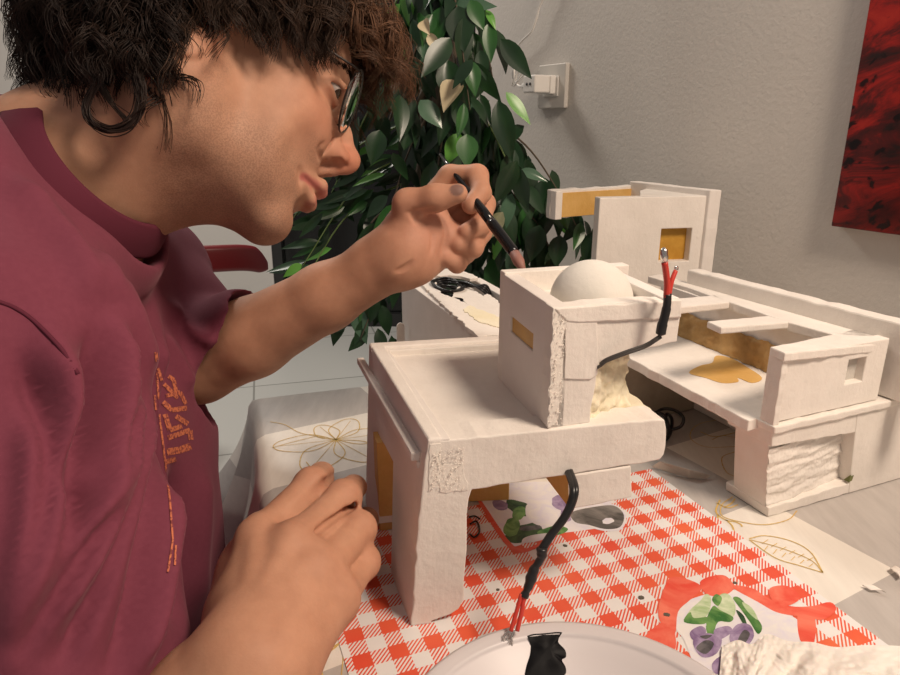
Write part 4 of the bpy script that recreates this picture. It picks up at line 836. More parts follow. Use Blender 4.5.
# right hand (near arm) resting on the table, fingers bent against the house
z_ = lambda x, y, z: onz(x-8, y+12, z)
RH = {'index': ([z_(268, 530, .070), z_(320, 474, .079), z_(334, 458, .052), z_(340, 462, .026)], [.0128, .0105, .0092, .0082]),
      'middle': ([z_(302, 536, .073), z_(351, 487, .076), z_(363, 474, .048), z_(366, 482, .024)], [.0128, .0106, .0092, .0082]),
      'ring': ([z_(326, 561, .064), z_(366, 518, .062), z_(374, 508, .036), z_(374, 514, .016)], [.0122, .0100, .0088, .0078]),
      'pinky': ([z_(343, 589, .050), z_(370, 551, .046), z_(377, 545, .024), z_(377, 548, .011)], [.0112, .0090, .0078, .0070])}
gr = arm_grid([WR, WR+(ER-WR)*.6, z_(240, 540, .02), z_(378, 470, .08), z_(372, 590, .0)], .035, .00135)
chain(gr, [WR+(ER-WR)*1., WR+(ER-WR)*.55, WR+(ER-WR)*.2, WR], [.041, .0405, .0335, .0285], .02)
for k_ in RH.values(): gr.op(cone(WR, k_[0][0], .0245, .0135), .012)
gr.op(cone(WR+A3(0, .01, -.006), z_(312, 590, .035), .024, .022), .014); gr.op(cone(z_(268, 560, .045), z_(318, 590, .04), .022, .020), .014)
gr.op(cone(z_(250, 600, .045), z_(262, 550, .045), .020, .0165), .014); chain(gr, [z_(258, 560, .044), z_(270, 520, .036), z_(305, 495, .022), z_(325, 490, .014)], [.0150, .0125, .0105, .0085], .006)
for pp_, rr_ in RH.values():
    chain(gr, pp_, rr_, .0012); gr.op(ell(pp_[1]+Z*.0012, (.0112, .0112, .0108)), .005); gr.op(ell(pp_[0]+Z*.0045, (.0105, .0115, .0095)), .009)
for k1, k2 in (('index', 'middle'), ('middle', 'ring'), ('ring', 'pinky')):   # clefts between the fingers
    A_f, B_f = RH[k1][0], RH[k2][0]; gr.op(cone((A_f[0]*.45+B_f[0]*.45+A_f[1]*.05+B_f[1]*.05)+Z*.012, (A_f[1]+B_f[1])/2+Z*.006, .0014, .0030), .004, True); gr.op(cone((A_f[1]+B_f[1])/2+Z*.007, (A_f[2]+B_f[2])/2+Z*.004, .0030, .0024), .003, True)
for k_ in ('index', 'middle', 'ring'):   # extensor tendons on the back of the hand
    q = RH[k_][0][0]; gr.op(cone(q+Z*.0105, WR+(q-WR)*.35+Z*.020, .0022, .0016), .008)
rv, rf = gr.mesh()
# ---- torso under the shirt (coarse)
gt = Grid((-.62, .15, -.36), (-.10, .90, .32), .006)
def torso(G, off=0.):
    F2 = lambda c, r: ell(c, [q+off for q in r])
    G.op(F2((-.372, .505, .060), (.125, .185, .150)), .05); G.op(F2((-.378, .51, -.09), (.130, .165, .19)), .06); G.op(F2((-.39, .51, -.24), (.125, .17, .12)), .06)
    G.op(cone(SR, NB+A3(-.05, -.02, -.05), .052+off, .060+off), .05); G.op(cone(SL, NB+A3(-.05, .02, -.05), .052+off, .060+off), .05)
torso(gt); chain(gt, [SR, ER], [.045, .038], .03); chain(gt, [SL, EL], [.036, .030], .03); chain(gt, [nk[2], nk[3]], [.060, .085], .03)
bv, bf_ = gt.mesh()
# ---- skin colours as a vertex attribute (lips, stubble, reddish nose and ears, nails)
allv = []; allf = []; cols = []; stub = []
SK = A3(.515, .285, .185)
def smooth(e0, e1, x): t = np.clip((x-e0)/(e1-e0), 0, 1); return t*t*(3-2*t)
def gauss(p, c, r): return np.exp(-(((p-np.array(c))/np.array(r))**2).sum(-1))
def addm(v, f, col, st):
    b = sum(len(q) for q in allv); allv.append(v); allf.extend([[i+b for i in q] for q in f]); cols.append(col); stub.append(st)
loc = (hv-HF.o)@HF.R/HF.sc; ya = np.abs(loc[:, 1]); c = np.tile(SK, (len(hv), 1)); lm = loc.copy(); lm[:, 1] = ya
red = .9*gauss(lm, (11.6, .4, -1), (1.6, 1.8, 1.6))+.55*gauss(lm, (8, 4, -.6), (2.5, 2.2, 2.2))+.8*gauss(lm, (-.5, 7.3, 0), (1.6, 1.2, 3))
c = c*(1-np.clip(red, 0, 1)[:, None]*(1-A3(1.0, .70, .66)))
def segd(p, a, b): a, b = np.array(a), np.array(b); t = np.clip(((p-a)@(b-a))/((b-a)@(b-a)), 0, 1); return np.sqrt(((p-a-t[:, None]*(b-a))**2).sum(-1))
lip = np.minimum(np.minimum(segd(lm, (10.7, 0, -4.25), (10.45, .7, -4.12))-.50, segd(lm, (10.45, .7, -4.12), (8.9, 2.6, -4.72))-.36), np.minimum(segd(lm, (10.15, 0, -5.4), (9.95, .8, -5.35))-.54, segd(lm, (9.95, .8, -5.35), (8.8, 2.5, -4.8))-.34))
w = smooth(.12, -.12, lip)[:, None]; c = c*(1-w)+A3(.44, .145, .12)*w
st = smooth(-2.2, -5.2, lm[:, 2])*smooth(-1.5, 1.2, lm[:, 0])*smooth(-13, -9.5, lm[:, 2]); st = np.maximum(st, smooth(1.6, .6, np.abs(lm[:, 2]+3.1))*smooth(7.5, 9, lm[:, 0])*.75)
st = np.maximum(st, smooth(1.2, .4, np.abs(lm[:, 0]-1.4))*smooth(1.5, -1.5, lm[:, 2])*.7); st = st*(1-w[:, 0])*smooth(.2, 1.0, lip)
addm(hv, hf, c, st)
def handcol(v, knucks, nails):
    c = np.tile(SK*A3(1.0, .95, .93), (len(v), 1))
    for k in knucks: g = np.exp(-((v-k)**2).sum(-1)/(.011**2))[:, None]*.5; c = c*(1-g)+A3(.52, .23, .15)*g
    for k, r, cc in nails: g = smooth(r*1.1, r*.85, np.sqrt(((v-k)**2).sum(-1)))[:, None]; c = c*(1-g)+np.array(cc)*g
    return c
tn = TL_[3]; todir = CAM-tn; todir /= np.linalg.norm(todir)
c = handcol(lv, [LH[k][0][2] for k in LH], [(tn+todir*.0075+A3(-.001, 0, .004), .0062, (.20, .12, .10))])
pal = np.exp(-((lv-a_(430, 230, .565))**2).sum(-1)/(.035**2))[:, None]*.45; c = c*(1-pal)+A3(.60, .29, .22)*pal
addm(lv, lf, c, np.zeros(len(lv)))
c = handcol(rv, [RH[k][0][1] for k in RH]+[RH[k][0][0] for k in RH], []); addm(rv, rf, c, np.zeros(len(rv)))
addm(bv, bf_, np.tile(SK, (len(bv), 1)), np.zeros(len(bv)))
V = np.concatenate(allv); me = bpy.data.meshes.new('person'); me.from_pydata(V.tolist(), [], allf)
ca = me.color_attributes.new('skin', 'FLOAT_COLOR', 'POINT'); C4 = np.ones((len(V), 4), np.float32); C4[:, :3] = np.concatenate(cols); C4[:, 3] = np.concatenate(stub); ca.data.foreach_set('color', C4.ravel())
me.polygons.foreach_set('use_smooth', [True]*len(me.polygons)); me.update()
M_skin = mat('skin', tuple(SK), .48, .35, **{'Subsurface Weight': .12, 'Subsurface Scale': .004}); bsdf(M_skin).inputs['Roughness'].default_value = .58; bsdf(M_skin).inputs['Specular IOR Level'].default_value = .25; bsdf(M_skin).inputs['Subsurface Radius'].default_value = (1, .35, .2)
at_ = nd(M_skin, 'ShaderNodeAttribute', attribute_name='skin'); pS = coord(M_skin, 'Position')
hairs = math_(M_skin, 'MULTIPLY', at_.outputs['Alpha'], math_(M_skin, 'MULTIPLY_ADD', ramp(M_skin, noisy(M_skin, 900, 2, .6, pS), [(.42, (0, 0, 0)), (.6, (1, 1, 1))]), .30, .13))
blot = ramp(M_skin, noisy(M_skin, 60, 4, .6, pS), [(.3, (.88, .84, .82)), (.7, (1.06, 1.06, 1.06))])
sk2 = mix(M_skin, 1., at_.outputs['Color'], blot, 'MULTIPLY'); colour(M_skin, mix(M_skin, hairs, sk2, (.13, .085, .06)))
bump(M_skin, noisy(M_skin, 700, 3, .6, pS), .18, .0006)
me.materials.append(M_skin); person = link('person', me)
tag(person, 'person with dark curly hair and glasses in a maroon T-shirt, leaning over the models', 'person')
sm = person.modifiers.new('smooth', 'SMOOTH'); sm.factor = .5; sm.iterations = 2
# eyes
M_eye = mat('eye_white', (.62, .55, .50), .12); M_iris = mat('iris', (.05, .028, .015), .08)
for s_ in (-1, 1):
    ec = HF.w((8.27, s_*3.25, 2.43)); m = MB(); gz = at(523, 270, .503)-ec; gz /= np.linalg.norm(gz); X_ = np.cross(gz, Z); X_ /= np.linalg.norm(X_); Y_ = np.cross(gz, X_)
    pr_ = [(.0118*math.sin(w), .0118*math.cos(w)) for w in [math.pi*k/24 for k in range(25)]]
    m.lathe([(max(r, 1e-5), z) for r, z in pr_], ec, 28, 0, X_, Y_, gz); n0 = len(m.f)//24
    m.m = [1 if (i//28) < 5 else 0 for i in range(len(m.f))]; m.build('eye', [M_eye, M_iris], person)
# thumb nail, a thin plate
# ------------------------------------------------------------------ T-shirt
gs = Grid((-.66, .10, -.34), (-.06, .93, .36), .0033)
torso(gs, .012)
gs.op(ell((-.335, .515, .02), (.100, .150, .22)), .05)      # loose front hanging from the chest
gs.op(cone((-.318, .56, .0), (-.325, .59, -.25), .075, .09), .05)
slR = (ER-SR)/np.linalg.norm(ER-SR)
SE = SR+slR*.23
chain(gs, [SR+A3(0, .01, .0), SR+slR*.10, SE], [.062, .070, .076], .045)
sleL = EL+(WL-EL)*.03; chain(gs, [SL, SL*.4+sleL*.6, sleL], [.056, .052, .049], .03)
gs.op(cone(sleL, EL+(WL-EL)*.25, .049, .050), .01)
def sample(p):
    q = (np.array(p)-gs.lo)/gs.h; i = np.floor(q).astype(int)
    if np.any(i < 0) or np.any(i+1 >= gs.n): return .05
    f = q-i; v = gs.F[i[0]:i[0]+2, i[1]:i[1]+2, i[2]:i[2]+2].astype(float); v = v[0]*(1-f[0])+v[1]*f[0]; v = v[0]*(1-f[1])+v[1]*f[1]; return v[0]*(1-f[2])+v[1]*f[2]
def hit(x, y, start=.2):
    d = ray(x, y); t = start; n = np.linalg.norm(d)
    while t < 1.0:
        v = sample(CAM+d*t)
        if v < .0006: return CAM+d*t
        t += max(.0012, min(v, .03)*.8)/n
    return None
gs.op(cone(at(160, 385, .64), at(172, 432, .655), .034, .030), .03)
# openings: neck, sleeve ends, hem
nax = HF.w((-1.6, 0, -3.8))-NB; nax /= np.linalg.norm(nax)
cA = at(-6, 108, .405); cB = at(140, 258, .452); cm = (cA+cB)/2; d1_ = (cB-cA)/2; RC = np.linalg.norm(d1_); d1_ /= RC; d2_ = np.cross(nax, d1_); d2_ /= np.linalg.norm(d2_); cax = np.cross(d1_, d2_); cax = cax if cax@nax > 0 else -cax
if d2_[1] < 0: d2_ = -d2_
cm = cm+d2_*.064
RD = .080
for k in range(40):
    w_ = 2*math.pi*k/40; gs.op(ell(cm+d1_*(RC-.006)*math.cos(w_)+d2_*(RD-.004)*math.sin(w_)-cax*.030, (.017, .017, .017)), .03)
gs.op(cone(cm-d2_*RD-cax*.035, SR+A3(0, .02, .02), .022, .06), .05)
gs.op(cone(cm-d2_*RD-cax*.035-d1_*.06, SR+A3(-.03, .03, .03), .025, .06), .05)
gs.op((lambda P: np.maximum(-((P-cm.astype(np.float32))@cax.astype(np.float32)), L3((P-cm.astype(np.float32))-((P-cm.astype(np.float32))@cax.astype(np.float32))[..., None]*cax.astype(np.float32))-.125), cm+cax*.06, .18), .004, True)
gs.op(cone(cm-cax*.03, cm+cax*.1, .070, .085), .006, True)
sd_ = sleL-SL; sd_ = at(209+85, 356+53, .655)-at(209, 356, .64); sd_ /= np.linalg.norm(sd_)
cpt = EL+(WL-EL)*.09; dS = (EL-SL)/np.linalg.norm(EL-SL)
wdir = (WL-EL)/np.linalg.norm(WL-EL)
def cutfn(P):
    q = P-EL.astype(np.float32); t_ = np.clip(q@wdir.astype(np.float32), -.01, .2); return np.maximum(-((P-cpt.astype(np.float32))@sd_.astype(np.float32)), L3(q-t_[..., None]*wdir.astype(np.float32))-.056)
gs.op((cutfn, cpt, .13), .002, True)
gs.op(cone(EL-dS*.05, EL, .038, .042), .004, True); gs.op(cone(EL, EL+(WL-EL)*.3, .042, .043), .004, True)
gs.op((lambda P: P[..., 2]+.30, (-.36, .5, -.42), .42), .004, True)
sv, sf = gs.mesh()
# gathers: the cloth is pushed out and in along drawn fold lines, along its own normals
FOLD = [([(112, 330), (110, 400), (108, 447), (104, 495), (66, 548), (12, 662)], 11, .0085), ([(128, 385), (126, 445), (116, 495), (88, 563), (30, 650)], 8, .0065), ([(150, 300), (148, 360), (144, 420), (134, 475), (118, 545), (84, 650)], 8, .006),
        ([(112, 275), (132, 325), (146, 375)], 7, .005), ([(92, 245), (110, 310), (120, 370)], 7, .005), ([(164, 480), (160, 540), (150, 610), (132, 675)], 9, .006), ([(48, 330), (62, 420), (54, 520), (20, 620)], 16, .009), ([(10, 180), (60, 235), (95, 300)], 10, .005),
        ([(30, 420), (28, 520), (5, 640)], 12, .006), ([(165, 300), (190, 330), (222, 345)], 6, .003), ([(160, 332), (180, 365), (190, 388)], 6, .003), ([(205, 470), (200, 540), (196, 610)], 8, .004),
        ([(95, 340), (90, 395), (82, 430), (68, 475), (72, 505), (56, 560), (22, 645)], 9, -.011), ([(119, 405), (116, 455), (110, 505), (78, 556), (22, 656)], 5, -.006), ([(137, 390), (134, 450), (124, 510), (100, 590), (58, 665)], 6, -.007), ([(102, 290), (120, 345), (130, 400)], 5, -.004),
        ([(158, 370), (157, 430), (150, 510), (135, 600), (110, 672)], 6, -.005), ([(176, 470), (180, 540), (176, 620)], 7, -.007), ([(20, 360), (45, 430), (40, 520), (12, 610)], 9, -.006)]
sv = np.array(sv); qd = np.array([f[:4] if len(f) == 4 else f+[f[0]] for f in sf])
for _ in range(10):
    fm = sv[qd].mean(1); acc = np.zeros_like(sv); cn = np.zeros(len(sv))
    for k in range(4): np.add.at(acc, qd[:, k], fm); np.add.at(cn, qd[:, k], 1)
    sv = np.where(cn[:, None] > 0, acc/np.maximum(cn, 1)[:, None], sv)
tri = np.array([f[:3] for f in sf]); nrm = np.zeros_like(sv); fn_ = np.cross(sv[tri[:, 1]]-sv[tri[:, 0]], sv[tri[:, 2]]-sv[tri[:, 0]])
for k in range(3): np.add.at(nrm, tri[:, k], fn_)
nrm /= np.linalg.norm(nrm, axis=1)[:, None]+1e-12
if ((sv-sv.mean(0))*nrm).sum(1).mean() < 0: nrm = -nrm
qd = np.array([f[:4] if len(f) == 4 else f+[f[0]] for f in sf])
for _ in range(6):
    fm = nrm[qd].mean(1); acc = np.zeros_like(nrm)
    for k in range(4): np.add.at(acc, qd[:, k], fm)
    nrm = acc/(np.linalg.norm(acc, axis=1)[:, None]+1e-12)
vd = CAM-sv; vd /= np.linalg.norm(vd, axis=1)[:, None]; facing = np.clip((nrm*vd).sum(1)*2.2+.15, 0, 1)
qc = sv-CAM; zc_ = qc@FW; pxy = np.stack([450+FPX*(qc@RT)/zc_, 337.5-FPX*(qc@UP)/zc_], 1); disp = np.zeros(len(sv))
for pts, wd_, am in FOLD:
    q = np.array([p[:2] for p in spline([A3(x, y, 0) for x, y in pts], 6)]); best = np.full(len(sv), 1e9); tt = np.zeros(len(sv))
    for k in range(len(q)-1):
        a, b = q[k], q[k+1]; t = np.clip(((pxy-a)@(b-a))/((b-a)@(b-a)), 0, 1); dd_ = np.sqrt(((pxy-a-t[:, None]*(b-a))**2).sum(1)); m_ = dd_ < best; best[m_] = dd_[m_]; tt[m_] = (k+t[m_])/(len(q)-1)
    disp += 2.3*am*np.exp(-(best/(wd_*1.05))**2)*np.clip(np.minimum(tt, 1-tt)*5+.25, 0, 1)
nz = np.array([noise.fractal(Vector(p*14), 1., 2., 2) for p in sv])*.0022
sv = sv+nrm*(disp*facing+nz)[:, None]
M_shirt = mat('maroon_cotton', (.19, .044, .070), .88, .2, **{'Sheen Weight': .15, 'Sheen Roughness': .45}); bsdf(M_shirt).inputs['Sheen Tint'].default_value = (.8, .45, .5, 1)
pq = coord(M_shirt, 'Position'); colour(M_shirt, ramp(M_shirt, noisy(M_shirt, 300, 3, .6, pq), [(.3, (.178, .040, .066)), (.7, (.196, .046, .074))])); bump(M_shirt, noisy(M_shirt, 1500, 2, .5, pq), .15, .0004)
me = bpy.data.meshes.new('shirt'); me.from_pydata(sv.tolist(), [], sf); me.polygons.foreach_set('use_smooth', [True]*len(me.polygons)); me.materials.append(M_shirt)
shirt = link('shirt', me, person); sm = shirt.modifiers.new('smooth', 'SMOOTH'); sm.factor = .5; sm.iterations = 7
bpy.context.view_layer.update(); dg = bpy.context.evaluated_depsgraph_get()
from mathutils.bvhtree import BVHTree
BV = BVHTree.FromObject(shirt, dg)
def cloth_hit(x, y, off):
    d = ray(x, y); d = d/np.linalg.norm(d); r = BV.ray_cast(Vector(CAM), Vector(d))
    return None if r[0] is None else np.array(r[0])-d*off
sq = [cloth_hit(x, y, .0002) for x, y in ((-6, 300), (15, 308), (35, 322), (62, 350), (78, 374))]; sq = [p for p in sq if p is not None]
M_rib = mat('maroon_rib', (.115, .022, .040), .9, .2)
if len(sq) > 2: m = MB(); m.tube(spline(sq, 6), .0011, 6); m.build('sleeve_seam', M_rib, shirt)
# ribbed collar band
m = MB(); nC = 120; vs = []
def ringp(w, r, h): return cm+d1_*(RC+r)*math.cos(w)+d2_*(RD+r)*math.sin(w)+cax*h
prof_ = [(-.006, .012), (-.0035, .0138), (-.001, .012), (.004, .002), (.008, -.008), (.0085, -.010), (.005, -.011)]
for k in range(nC):
    w = 2*math.pi*k/nC
    for r, h in prof_: vs.append(ringp(w, r+.0022*math.sin(3*w), h-.002))
npf = len(prof_); m.add(vs, [[k*npf+j, k*npf+j+1, ((k+1) % nC)*npf+j+1, ((k+1) % nC)*npf+j] for k in range(nC) for j in range(npf-1)], 0, True)
o = m.build('collar', M_rib, shirt); sd2 = o.modifiers.new('thick', 'SOLIDIFY'); sd2.thickness = .0018
# orange print on the chest, following the cloth
M_print = mat('orange_print', (.62, .17, .07), .75, .2); colour(M_print, ramp(M_print, noisy(M_print, 420, 3, .7, coord(M_print, 'Position')), [(.42, (.22, .05, .05)), (.52, (.60, .18, .09))]))
m = MB()
def proj_patch(pts):
    q = [hit2(x, y) for x, y in pts]
    if any(p is None for p in q): return
    if max(np.linalg.norm(q[k]-q[k-1]) for k in range(4)) > .012: return
    m.add(q, [list(range(len(q)))], 0, True)
def hit2(x, y):
    return cloth_hit(x, y, .0009)
def strokepx(pts, w):
    P_ = [A3(x, y, 0) for x, y in pts]; out = []
    sp__ = []
    for i in range(len(P_)-1):
        n_ = max(2, int(np.linalg.norm(P_[i+1]-P_[i])/3)); sp__ += [P_[i]+(P_[i+1]-P_[i])*k/n_ for k in range(n_)]
    sp__.append(P_[-1])
    for i in range(len(sp__)-1):
        a, b = sp__[i], sp__[i+1]; t = b-a; t /= np.linalg.norm(t)+1e-9; n_ = A3(-t[1], t[0], 0)*w/2; proj_patch([(a+n_)[:2], (b+n_)[:2], (b-n_)[:2], (a-n_)[:2]])
LET = [([(156, 352), (158, 368), (163, 384)], 3), ([(163, 372), (174, 380), (176, 392)], 4), ([(164, 384), (178, 398)], 4), ([(166, 396), (180, 392), (186, 404)], 4),
       ([(163, 402), (172, 410), (187, 408)], 5), ([(165, 414), (170, 430), (182, 426)], 5), ([(176, 416), (188, 424)], 5), ([(168, 438), (190, 430), (191, 440)], 5), ([(167, 452), (180, 450), (191, 446)], 7), ([(166, 462), (176, 459)], 5),
       ([(157, 372), (160, 420), (164, 450), (170, 500), (173, 540), (168, 572)], 2), ([(176, 545), (175, 565)], 2), ([(155, 395), (158, 440)], 2)]
for pts, w_ in LET: strokepx(pts, w_)
if m.f: m.build('chest_print', M_print, shirt)['label'] = 'worn orange lettering'
# ------------------------------------------------------------------ trousers and shoes (below the table)
M_jean = mat('dark_denim', (.03, .04, .06), .85); gj = Grid((-.62, .25, FLOOR), (.12, .80, -.20), .012)
for y0, y1 in ((.44, .40), (.56, .53)):
    chain(gj, [A3(-.40, y0, -.30), A3(-.02, y1, -.30), A3(-.06, y1, -.66)], [.095, .068, .05], .04)
gj.op(ell((-.40, .51, -.29), (.14, .18, .11)), .05)
jv, jf = gj.mesh(); me = bpy.data.meshes.new('trousers'); me.from_pydata(jv.tolist(), [], jf); me.polygons.foreach_set('use_smooth', [True]*len(me.polygons)); me.materials.append(M_jean); link('trousers', me, person)
M_shoe = mat('dark_shoe', (.03, .03, .03), .6)
for y1 in (.40, .53):
    gq = Grid((-.16, y1-.07, FLOOR), (.18, y1+.07, FLOOR+.14), .006); gq.op(cone((-.08, y1, FLOOR+.055), (.10, y1, FLOOR+.040), .045, .036), .02); gq.op(cone((-.065, y1, FLOOR+.06), (-.06, y1, FLOOR+.10), .045, .042), .02); gq.op((lambda P: P[..., 2]-(FLOOR+.004), (0, y1, FLOOR-.2), .25), .002, True)
    qv, qf = gq.mesh(); me = bpy.data.meshes.new('shoe'); me.from_pydata(qv.tolist(), [], qf); me.polygons.foreach_set('use_smooth', [True]*len(me.polygons)); me.materials.append(M_shoe); link('shoe', me, person)
# ------------------------------------------------------------------ hair: curls over a dark scalp mass
M_hair = mat('dark_brown_hair', (.022, .012, .008), .55, .25); at2 = nd(M_hair, 'ShaderNodeAttribute', attribute_name='tone'); colour(M_hair, at2.outputs['Color'])
HV = []; HT = []
def outside(p, off=.3):
    """keep a point of a lock outside the skull and the cheeks"""
    l = (p-HF.o)@HR/HF.sc
    for c, r in ((A3(-.3, 0, 4.8), A3(9.4, 7.6, 7.7)), (A3(3.6, 0, -.8), A3(5.2, 6.1, 6.3))):
        q = (l-c)/(r+off); n = np.linalg.norm(q)
        if n < 1: l = c+q/n*(r+off)
    return HF.w(l)
def lock(root, d0, L, turns, rad, nst, spread, thick, tone, grav=1.1, N=18):
    """a curl: nst fine strands sharing one helix that swings from the normal to hanging down"""
    ph = rng.uniform(0, 6.28); hand = 1 if rng.random() < .5 else -1; axis = d0/np.linalg.norm(d0); P = np.array(root, float); cent = [P.copy()]
    for i in range(1, N):
        t = i/(N-1); g = axis*(1-t)**1.1+A3(0, 0, -1)*(grav*t)+rng.normal(0, .05, 3); g /= np.linalg.norm(g); P = outside(P+g*L/(N-1), .2+.45*min(1, t*3)); cent.append(P.copy())
    C_ = np.array(cent); T_ = np.gradient(C_, axis=0); T_ /= np.linalg.norm(T_, axis=1)[:, None]+1e-9
    a = np.cross(T_, A3(.3, .9, .2)); a /= np.linalg.norm(a, axis=1)[:, None]+1e-9; b = np.cross(T_, a); t = np.linspace(0, 1, N)
    for s_ in range(nst):
        w = ph+rng.normal(0, .32)+hand*turns*6.283*t; r = rad*rng.uniform(.7, 1.3)*np.minimum(1, t*3)*(1.1-.4*t); off = rng.normal(0, spread, 3)
        strand(C_+a*(r*np.cos(w))[:, None]+b*(r*np.sin(w))[:, None]+off*np.minimum(1, .25+t*1.2)[:, None], thick*(1-.75*t**2), tone*rng.uniform(.6, 1.5))
def strand(path, rad, tone, K=3):
    path = np.array(path); N = len(path); T_ = np.gradient(path, axis=0); T_ /= np.linalg.norm(T_, axis=1)[:, None]+1e-9
    a = np.cross(T_, A3(.31, .87, .23)); a /= np.linalg.norm(a, axis=1)[:, None]+1e-9; b = np.cross(T_, a); rad = np.broadcast_to(rad, (N,))
    w = np.arange(K)*2*math.pi/K
    HV.append((path[:, None]+(a[:, None]*np.cos(w)[None, :, None]+b[:, None]*np.sin(w)[None, :, None])*rad[:, None, None]).reshape(-1, 3)); HT.append((N, tone))
def scalp(az, el):
    v = A3(math.cos(el)*math.cos(az), math.cos(el)*math.sin(az), math.sin(el)); return v*A3(9.3, 7.6, 7.6)+A3(-.5, 0, 5.0), v
cnt = 0
while cnt < 1000:
    az = rng.uniform(-math.pi, math.pi); el = math.asin(rng.uniform(-.75, 1.))
    if az > .6 and az < 2.6 and rng.random() < .5: continue            # his far side is hidden
    p, v = scalp(az, el); aa = abs(az)
    line = 7.9 if aa < .6 else (6.2 if aa < .95 else (4.2 if aa < 1.45 else (2.4 if aa < 1.75 else -2.4)))   # hairline height by azimuth
    if p[2] < line+rng.normal(0, .4): continue
    cnt += 1; front = p[0] > 4.5; back = p[0] < -3
    d = v*(1 if front else 1)+A3(1.3 if front else (-.35 if back else .1), 0, .5 if front else .15)
    tone = (A3(.034, .019, .012) if (not front and aa < 1.8) else A3(.018, .010, .007) if not front else A3(.105, .052, .028))*rng.uniform(.7, 1.3)  # front curls paler: the light falling on them is put into their colour
    L = rng.uniform(.060, .090) if front else (rng.uniform(.055, .088) if (back or aa > 1.7) else rng.uniform(.045, .070))
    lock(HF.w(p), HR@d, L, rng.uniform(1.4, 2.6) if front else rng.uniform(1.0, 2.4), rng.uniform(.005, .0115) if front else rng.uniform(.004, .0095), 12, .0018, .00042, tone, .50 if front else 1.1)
# short wisps at the temple and in front of the ear
for k in range(260):
    az = -rng.uniform(.85, 1.95); p, v = scalp(az, 0); p = A3(9.3*math.cos(az)*.93-.5, 7.6*math.sin(az)*.98, rng.uniform(2.2, 5.5) if az < -1.2 else rng.uniform(3.6, 6.2))
    lock(HF.w(p), HR@(v+A3(.1, 0, -.2)), rng.uniform(.024, .046), rng.uniform(.6, 1.6), rng.uniform(.002, .005), 9, .0014, .00036, A3(.030, .016, .010), 1.2)
for k in range(150):      # behind and over the ear
    p = A3(rng.uniform(-5.5, -.9), -rng.uniform(6.6, 7.3), rng.uniform(-4.5, 3.5)); v = A3(-.3, -1, -.1)
    lock(HF.w(p), HR@(v+A3(rng.normal(0, .3), 0, rng.normal(0, .3))), rng.uniform(.028, .05), rng.uniform(.8, 1.8), rng.uniform(.003, .007), 10, .0016, .00042, A3(.018, .010, .007), 1.)
# nape curls and the ring-shaped curl on the neck
for k in range(90):
    p, v = scalp(rng.choice([-1, 1])*rng.uniform(1.9, 3.1) if k % 3 else -rng.uniform(1.8, 2.7), rng.uniform(-.85, -.35)); lock(HF.w(p), HR@(v+A3(-.2, 0, -.3)), rng.uniform(.05, .08), rng.uniform(.8, 1.8), rng.uniform(.004, .009), 12, .0015, .00045, A3(.016, .009, .006))
cu = [(112, 55), (100, 80), (90, 98), (87, 112), (94, 124), (110, 131), (127, 127), (138, 115), (142, 98), (140, 80), (130, 60)]
for s_ in range(26):
    o2 = rng.normal(0, 2.6, 2); strand(spline([at(x+o2[0]*(.6+.08*i), y+o2[1]*(.6+.08*i), .4150-.003*rng.random()) for i, (x, y) in enumerate(cu)], 5), .00042, A3(.020, .011, .008)*rng.uniform(.7, 1.4), 4)
for s_ in range(12):
    strand(spline([at(85+s_, 65, .420), at(105+s_*.6, 98, .417), at(128+rng.normal(0, 2), 120+rng.normal(0, 3), .415)], 6), .00032, A3(.016, .009, .006), 4)
hvs = np.concatenate(HV); fcs = []; tn_ = []; b0 = 0
for (N_, tone), hvp in zip(HT, HV):
    K_ = len(hvp)//N_; i = np.arange(N_-1)[:, None]*K_+np.arange(K_)[None, :]; j2 = np.arange(N_-1)[:, None]*K_+(np.arange(K_)+1)[None, :] % K_
    fcs.append(np.stack([i, j2, j2+K_, i+K_], -1).reshape(-1, 4)+b0); tn_.append(np.broadcast_to(tone, (N_*K_, 3))); b0 += N_*K_
fcs = np.concatenate(fcs).astype(np.int32); me = bpy.data.meshes.new('hair'); me.vertices.add(len(hvs)); me.vertices.foreach_set('co', hvs.astype(np.float32).ravel()); me.loops.add(fcs.size); me.loops.foreach_set('vertex_index', fcs.ravel()); me.polygons.add(len(fcs)); me.polygons.foreach_set('loop_start', np.arange(0, fcs.size, 4, dtype=np.int32)); me.polygons.foreach_set('use_smooth', [True]*len(fcs)); me.update(calc_edges=True); me.materials.append(M_hair)
ho = link('hair', me, person); ca = me.color_attributes.new('tone', 'FLOAT_COLOR', 'POINT'); q = np.ones((len(hvs), 4), np.float32); q[:, :3] = np.concatenate(tn_); ca.data.foreach_set('color', q.ravel())
# dark under-layer so no scalp shows between the curls
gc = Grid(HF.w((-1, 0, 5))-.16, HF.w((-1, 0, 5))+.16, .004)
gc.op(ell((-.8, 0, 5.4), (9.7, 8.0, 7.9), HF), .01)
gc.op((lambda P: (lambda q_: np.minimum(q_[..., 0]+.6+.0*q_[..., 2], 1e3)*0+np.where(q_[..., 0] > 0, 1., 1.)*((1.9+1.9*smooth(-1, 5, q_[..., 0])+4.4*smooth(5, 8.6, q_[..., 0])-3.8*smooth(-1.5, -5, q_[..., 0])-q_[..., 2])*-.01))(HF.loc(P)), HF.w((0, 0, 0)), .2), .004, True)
cv, cf = gc.mesh(); me = bpy.data.meshes.new('hair_base'); me.from_pydata(cv.tolist(), [], cf); me.polygons.foreach_set('use_smooth', [True]*len(me.polygons)); M_hb = mat('near_black_hair', (.012, .007, .005), .8, .1); me.materials.append(M_hb); link('hair_base', me, ho)
